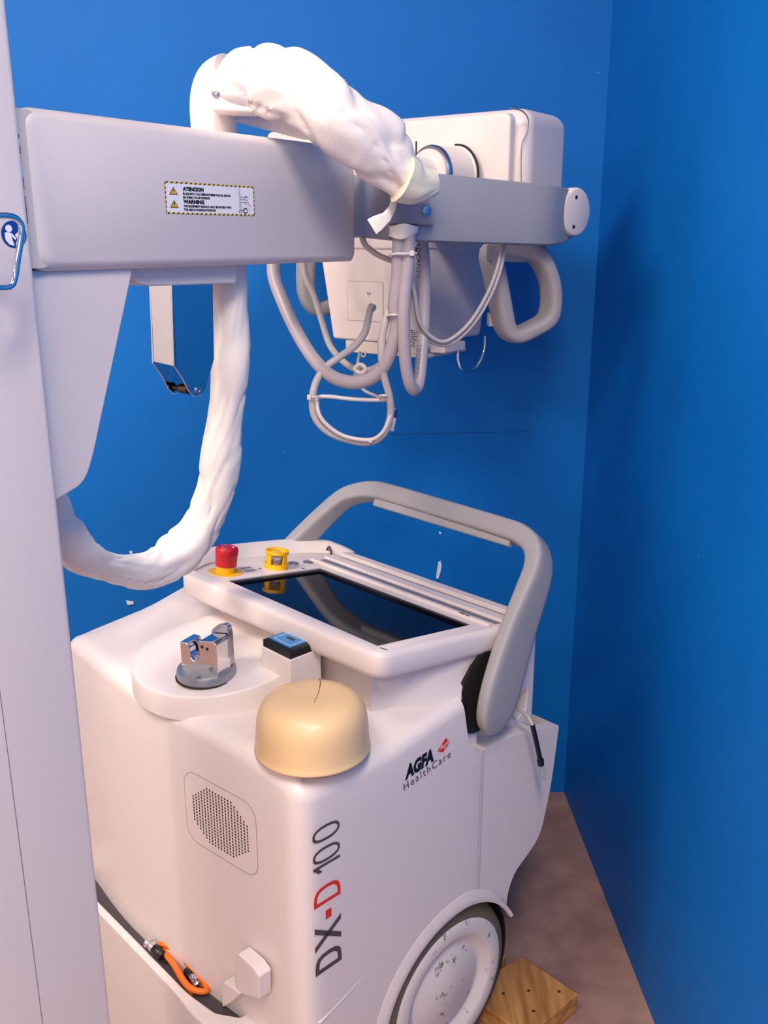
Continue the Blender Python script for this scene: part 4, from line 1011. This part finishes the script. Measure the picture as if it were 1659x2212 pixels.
# orange lead lying in the bumper pocket
OC = MB()
def ob(px, py, z=.262): return px_z(px, py, z + .022)
o1 = [ob(*q) for q in [(345, 2040, .268), (355, 2040, .272), (385, 2056, .272), (405, 2080, .268), (420, 2102, .262), (440, 2122, .258), (447, 2138, .256), (437, 2142, .258), (415, 2136, .262), (398, 2120, .264), (380, 2090, .264), (362, 2066, .262), (352, 2052, .262)]]
OC.tube(o1, .0052, 10)
o2 = [ob(*q) for q in [(350, 2048, .26), (372, 2058, .258), (392, 2074, .258), (402, 2085, .256), (412, 2098, .254), (430, 2118, .252)]]
OC.tube(o2, .0045, 10)
o3 = [ob(*q) for q in [(362, 2060, .258), (376, 2085, .256), (388, 2108, .256), (402, 2128, .254), (418, 2146, .250)]]
OC.tube(o3, .0050, 10)
oc = obj('orange_lead', OC, ORANGE, None, FM); tag(oc, 'coiled orange lead with metal plugs in the narrow front pocket', 'cable')
def plug(a, b, name='lead_plug', m1=BLACK, r=.0085):
    a, b = np.array(a), np.array(b); L = np.linalg.norm(b - a); d = (b - a) / L
    p = obj(name, MB().lathe(a, d, [(r * .8, 0), (r, .002), (r, L * .55), (r * .9, L * .57), (.0005, L * .58)], 24), m1, oc, FM)
    obj('metal_ring', MB().lathe(a + d * L * .57, d, [(r * .95, 0), (r * .95, L * .18), (r * .75, L * .19), (r * .75, L * .24), (r * 1.02, L * .25), (r * 1.02, L * .43), (r * .85, L * .43), (r * .8, L * .3), (.0005, L * .3)], 24), CHROME, p, FM)
plug(ob(352, 2066, .262), ob(318, 2034, .272))
plug(ob(402, 2096, .262), ob(424, 2122, .266), r=.0065)

# wooden blocks on the floor behind the wheel
def fl(px, py, z=0): return hit(px, py, np.array([0, 0, z]), np.array([0, 0, 1.]))
zwd = .045
tp_ = [fl(*q, zwd) for q in [(1126, 2064), (1240, 2135), (1262, 2215), (1230, 2330), (1010, 2330), (1060, 2130)]]
c = [fl(1127, 2064, zwd), fl(1240, 2140, zwd)]
d = c[1] - c[0]; L = np.linalg.norm(d); d /= L; e = np.array([d[1], -d[0], 0]); 
if e[1] > 0: e = -e
wdm = MB().prism([tuple(c[0]), tuple(c[0] + d * (L + .01)), tuple(c[0] + d * (L + .006) + e * .16), tuple(c[0] - d * .02 + e * .16)], (0, 0, -zwd))
wo = obj('wooden_block', wdm, WOOD, None, FW, bevel=.003, seg=2); tag(wo, 'larger raw wooden block with nail holes, on the floor beside the wheel', 'wooden block')
NHM = mat('hole_brown', (64, 38, 20), .9)
for q in [(1087, 2146), (1142, 2140), (1208, 2142), (1153, 2184)]:
    c3 = fl(*q, zwd + .0004); obj('nail_hole', MB().lathe(c3, (0, 0, 1), [(.0035, 0), (.0035, .0003), (.0003, .0003)], 10), NHM, wo, FW, smooth=False)
c = [fl(1094, 2063, .04), fl(1112, 2076, .04)]
d2 = -d
wdm = MB().prism([tuple(c[1] + d2 * .022), tuple(c[1] + d2 * .12), tuple(c[1] + d2 * .12 + e * .09), tuple(c[1] + d2 * .022 + e * .09)], (0, 0, -.04))
w2_ = obj('wooden_block', wdm, WOOD, None, FW, bevel=.003, seg=2); tag(w2_, 'smaller wooden block mostly hidden between the wheel and the larger block', 'wooden block')

# flaked plaster spots on the back wall
def wallp(px, py, d=.0): return hit(px, py, FR[:3, 3] - FR[:3, 1] * d, FR[:3, 1])
PL = mat('bare_plaster', (214, 216, 222), .8)
WB = bpy.data.objects['wall_back']
def chip(pts, th=.0015):
    obj('plaster_chip', MB().prism([tuple(wallp(*q, th)) for q in pts], tuple(FR[:3, 1] * (th + .001))), PL, WB, FW, smooth=False)
chip([(947, 1214), (952, 1212), (954, 1222), (951, 1238), (947, 1250), (942, 1249), (944, 1232)])
chip([(948, 1149), (953, 1150), (953, 1154), (949, 1153)])
chip([(279, 1191), (285, 1190), (287, 1196), (281, 1197)])
chip([(272, 1298), (288, 1300), (289, 1305), (276, 1307)], .004)
crk = MB().tube([wallp(*q, .0003) for q in [(735, 942), (800, 939), (890, 937), (1000, 935), (1150, 932)]], .0006, 5)
obj('hairline_crack', crk, mat('crack_blue', (12, 60, 132), .6), WB, FW)
obj('hairline_crack', MB().tube([wallp(*q, .0003) for q in [(947, 1250), (945, 1262), (947, 1275)]], .0007, 5), bpy.data.materials['crack_blue'], WB, FW)

# ================================================================== LIGHT
def area(name, locn, target, sx, sy, power, col):
    l = bpy.data.lights.new(name, 'AREA'); l.shape = 'RECTANGLE'; l.size = sx; l.size_y = sy; l.energy = power; l.color = col
    o = bpy.data.objects.new(name, l); COL.objects.link(o); o.location = locn
    o.rotation_euler = (Vector(target) - Vector(locn)).to_track_quat('-Z', 'Y').to_euler(); return o
area('overhead_light', (-1.3, .6, 2.85), (-1.3, .6, 0), 1.3, .5, 62, (1, .88, .77))
area('overhead_light', (.12, -.35, 2.85), (.12, -.35, 0), .35, 1.1, 50, (1, .86, .75))  # added overhead light to brighten the arm face and upper right wall
area('overhead_light', (-.6, -1.9, 2.85), (-.6, -1.9, 0), 1.3, .5, 45, (1, .86, .75))
area('front_fill_light', (-.3, -3.6, 1.8), (.0, 1.4, 1.1), 2.0, 1.6, 90, (1, .85, .75))  # added frontal fill from behind the camera; no doorway is modelled
area('left_key_light', (-2.8, -.2, 1.9), (.4, 1.6, 1.3), 1.0, 1.2, 190, (1, .89, .80))  # key light from the left, source unseen; the left wall has no window
w = bpy.data.worlds.new('World'); SC.world = w; w.use_nodes = True
w.node_tree.nodes['Background'].inputs[0].default_value = (.8, .85, 1, 1); w.node_tree.nodes['Background'].inputs[1].default_value = .3

cam = bpy.data.cameras.new('Camera'); co = bpy.data.objects.new('Camera', cam); COL.objects.link(co)
cam.sensor_fit = 'VERTICAL'; cam.sensor_height = 24; cam.lens = F / 2212 * 24; cam.clip_start = .02
co.location = (0, 0, HC); co.rotation_euler = (math.pi / 2 - PT, 0, 0)
SC.camera = co
SC.view_settings.view_transform = 'Standard'; SC.view_settings.look = 'None'; SC.view_settings.gamma = 1; SC.view_settings.use_curve_mapping = False
SC.view_settings.exposure = .12
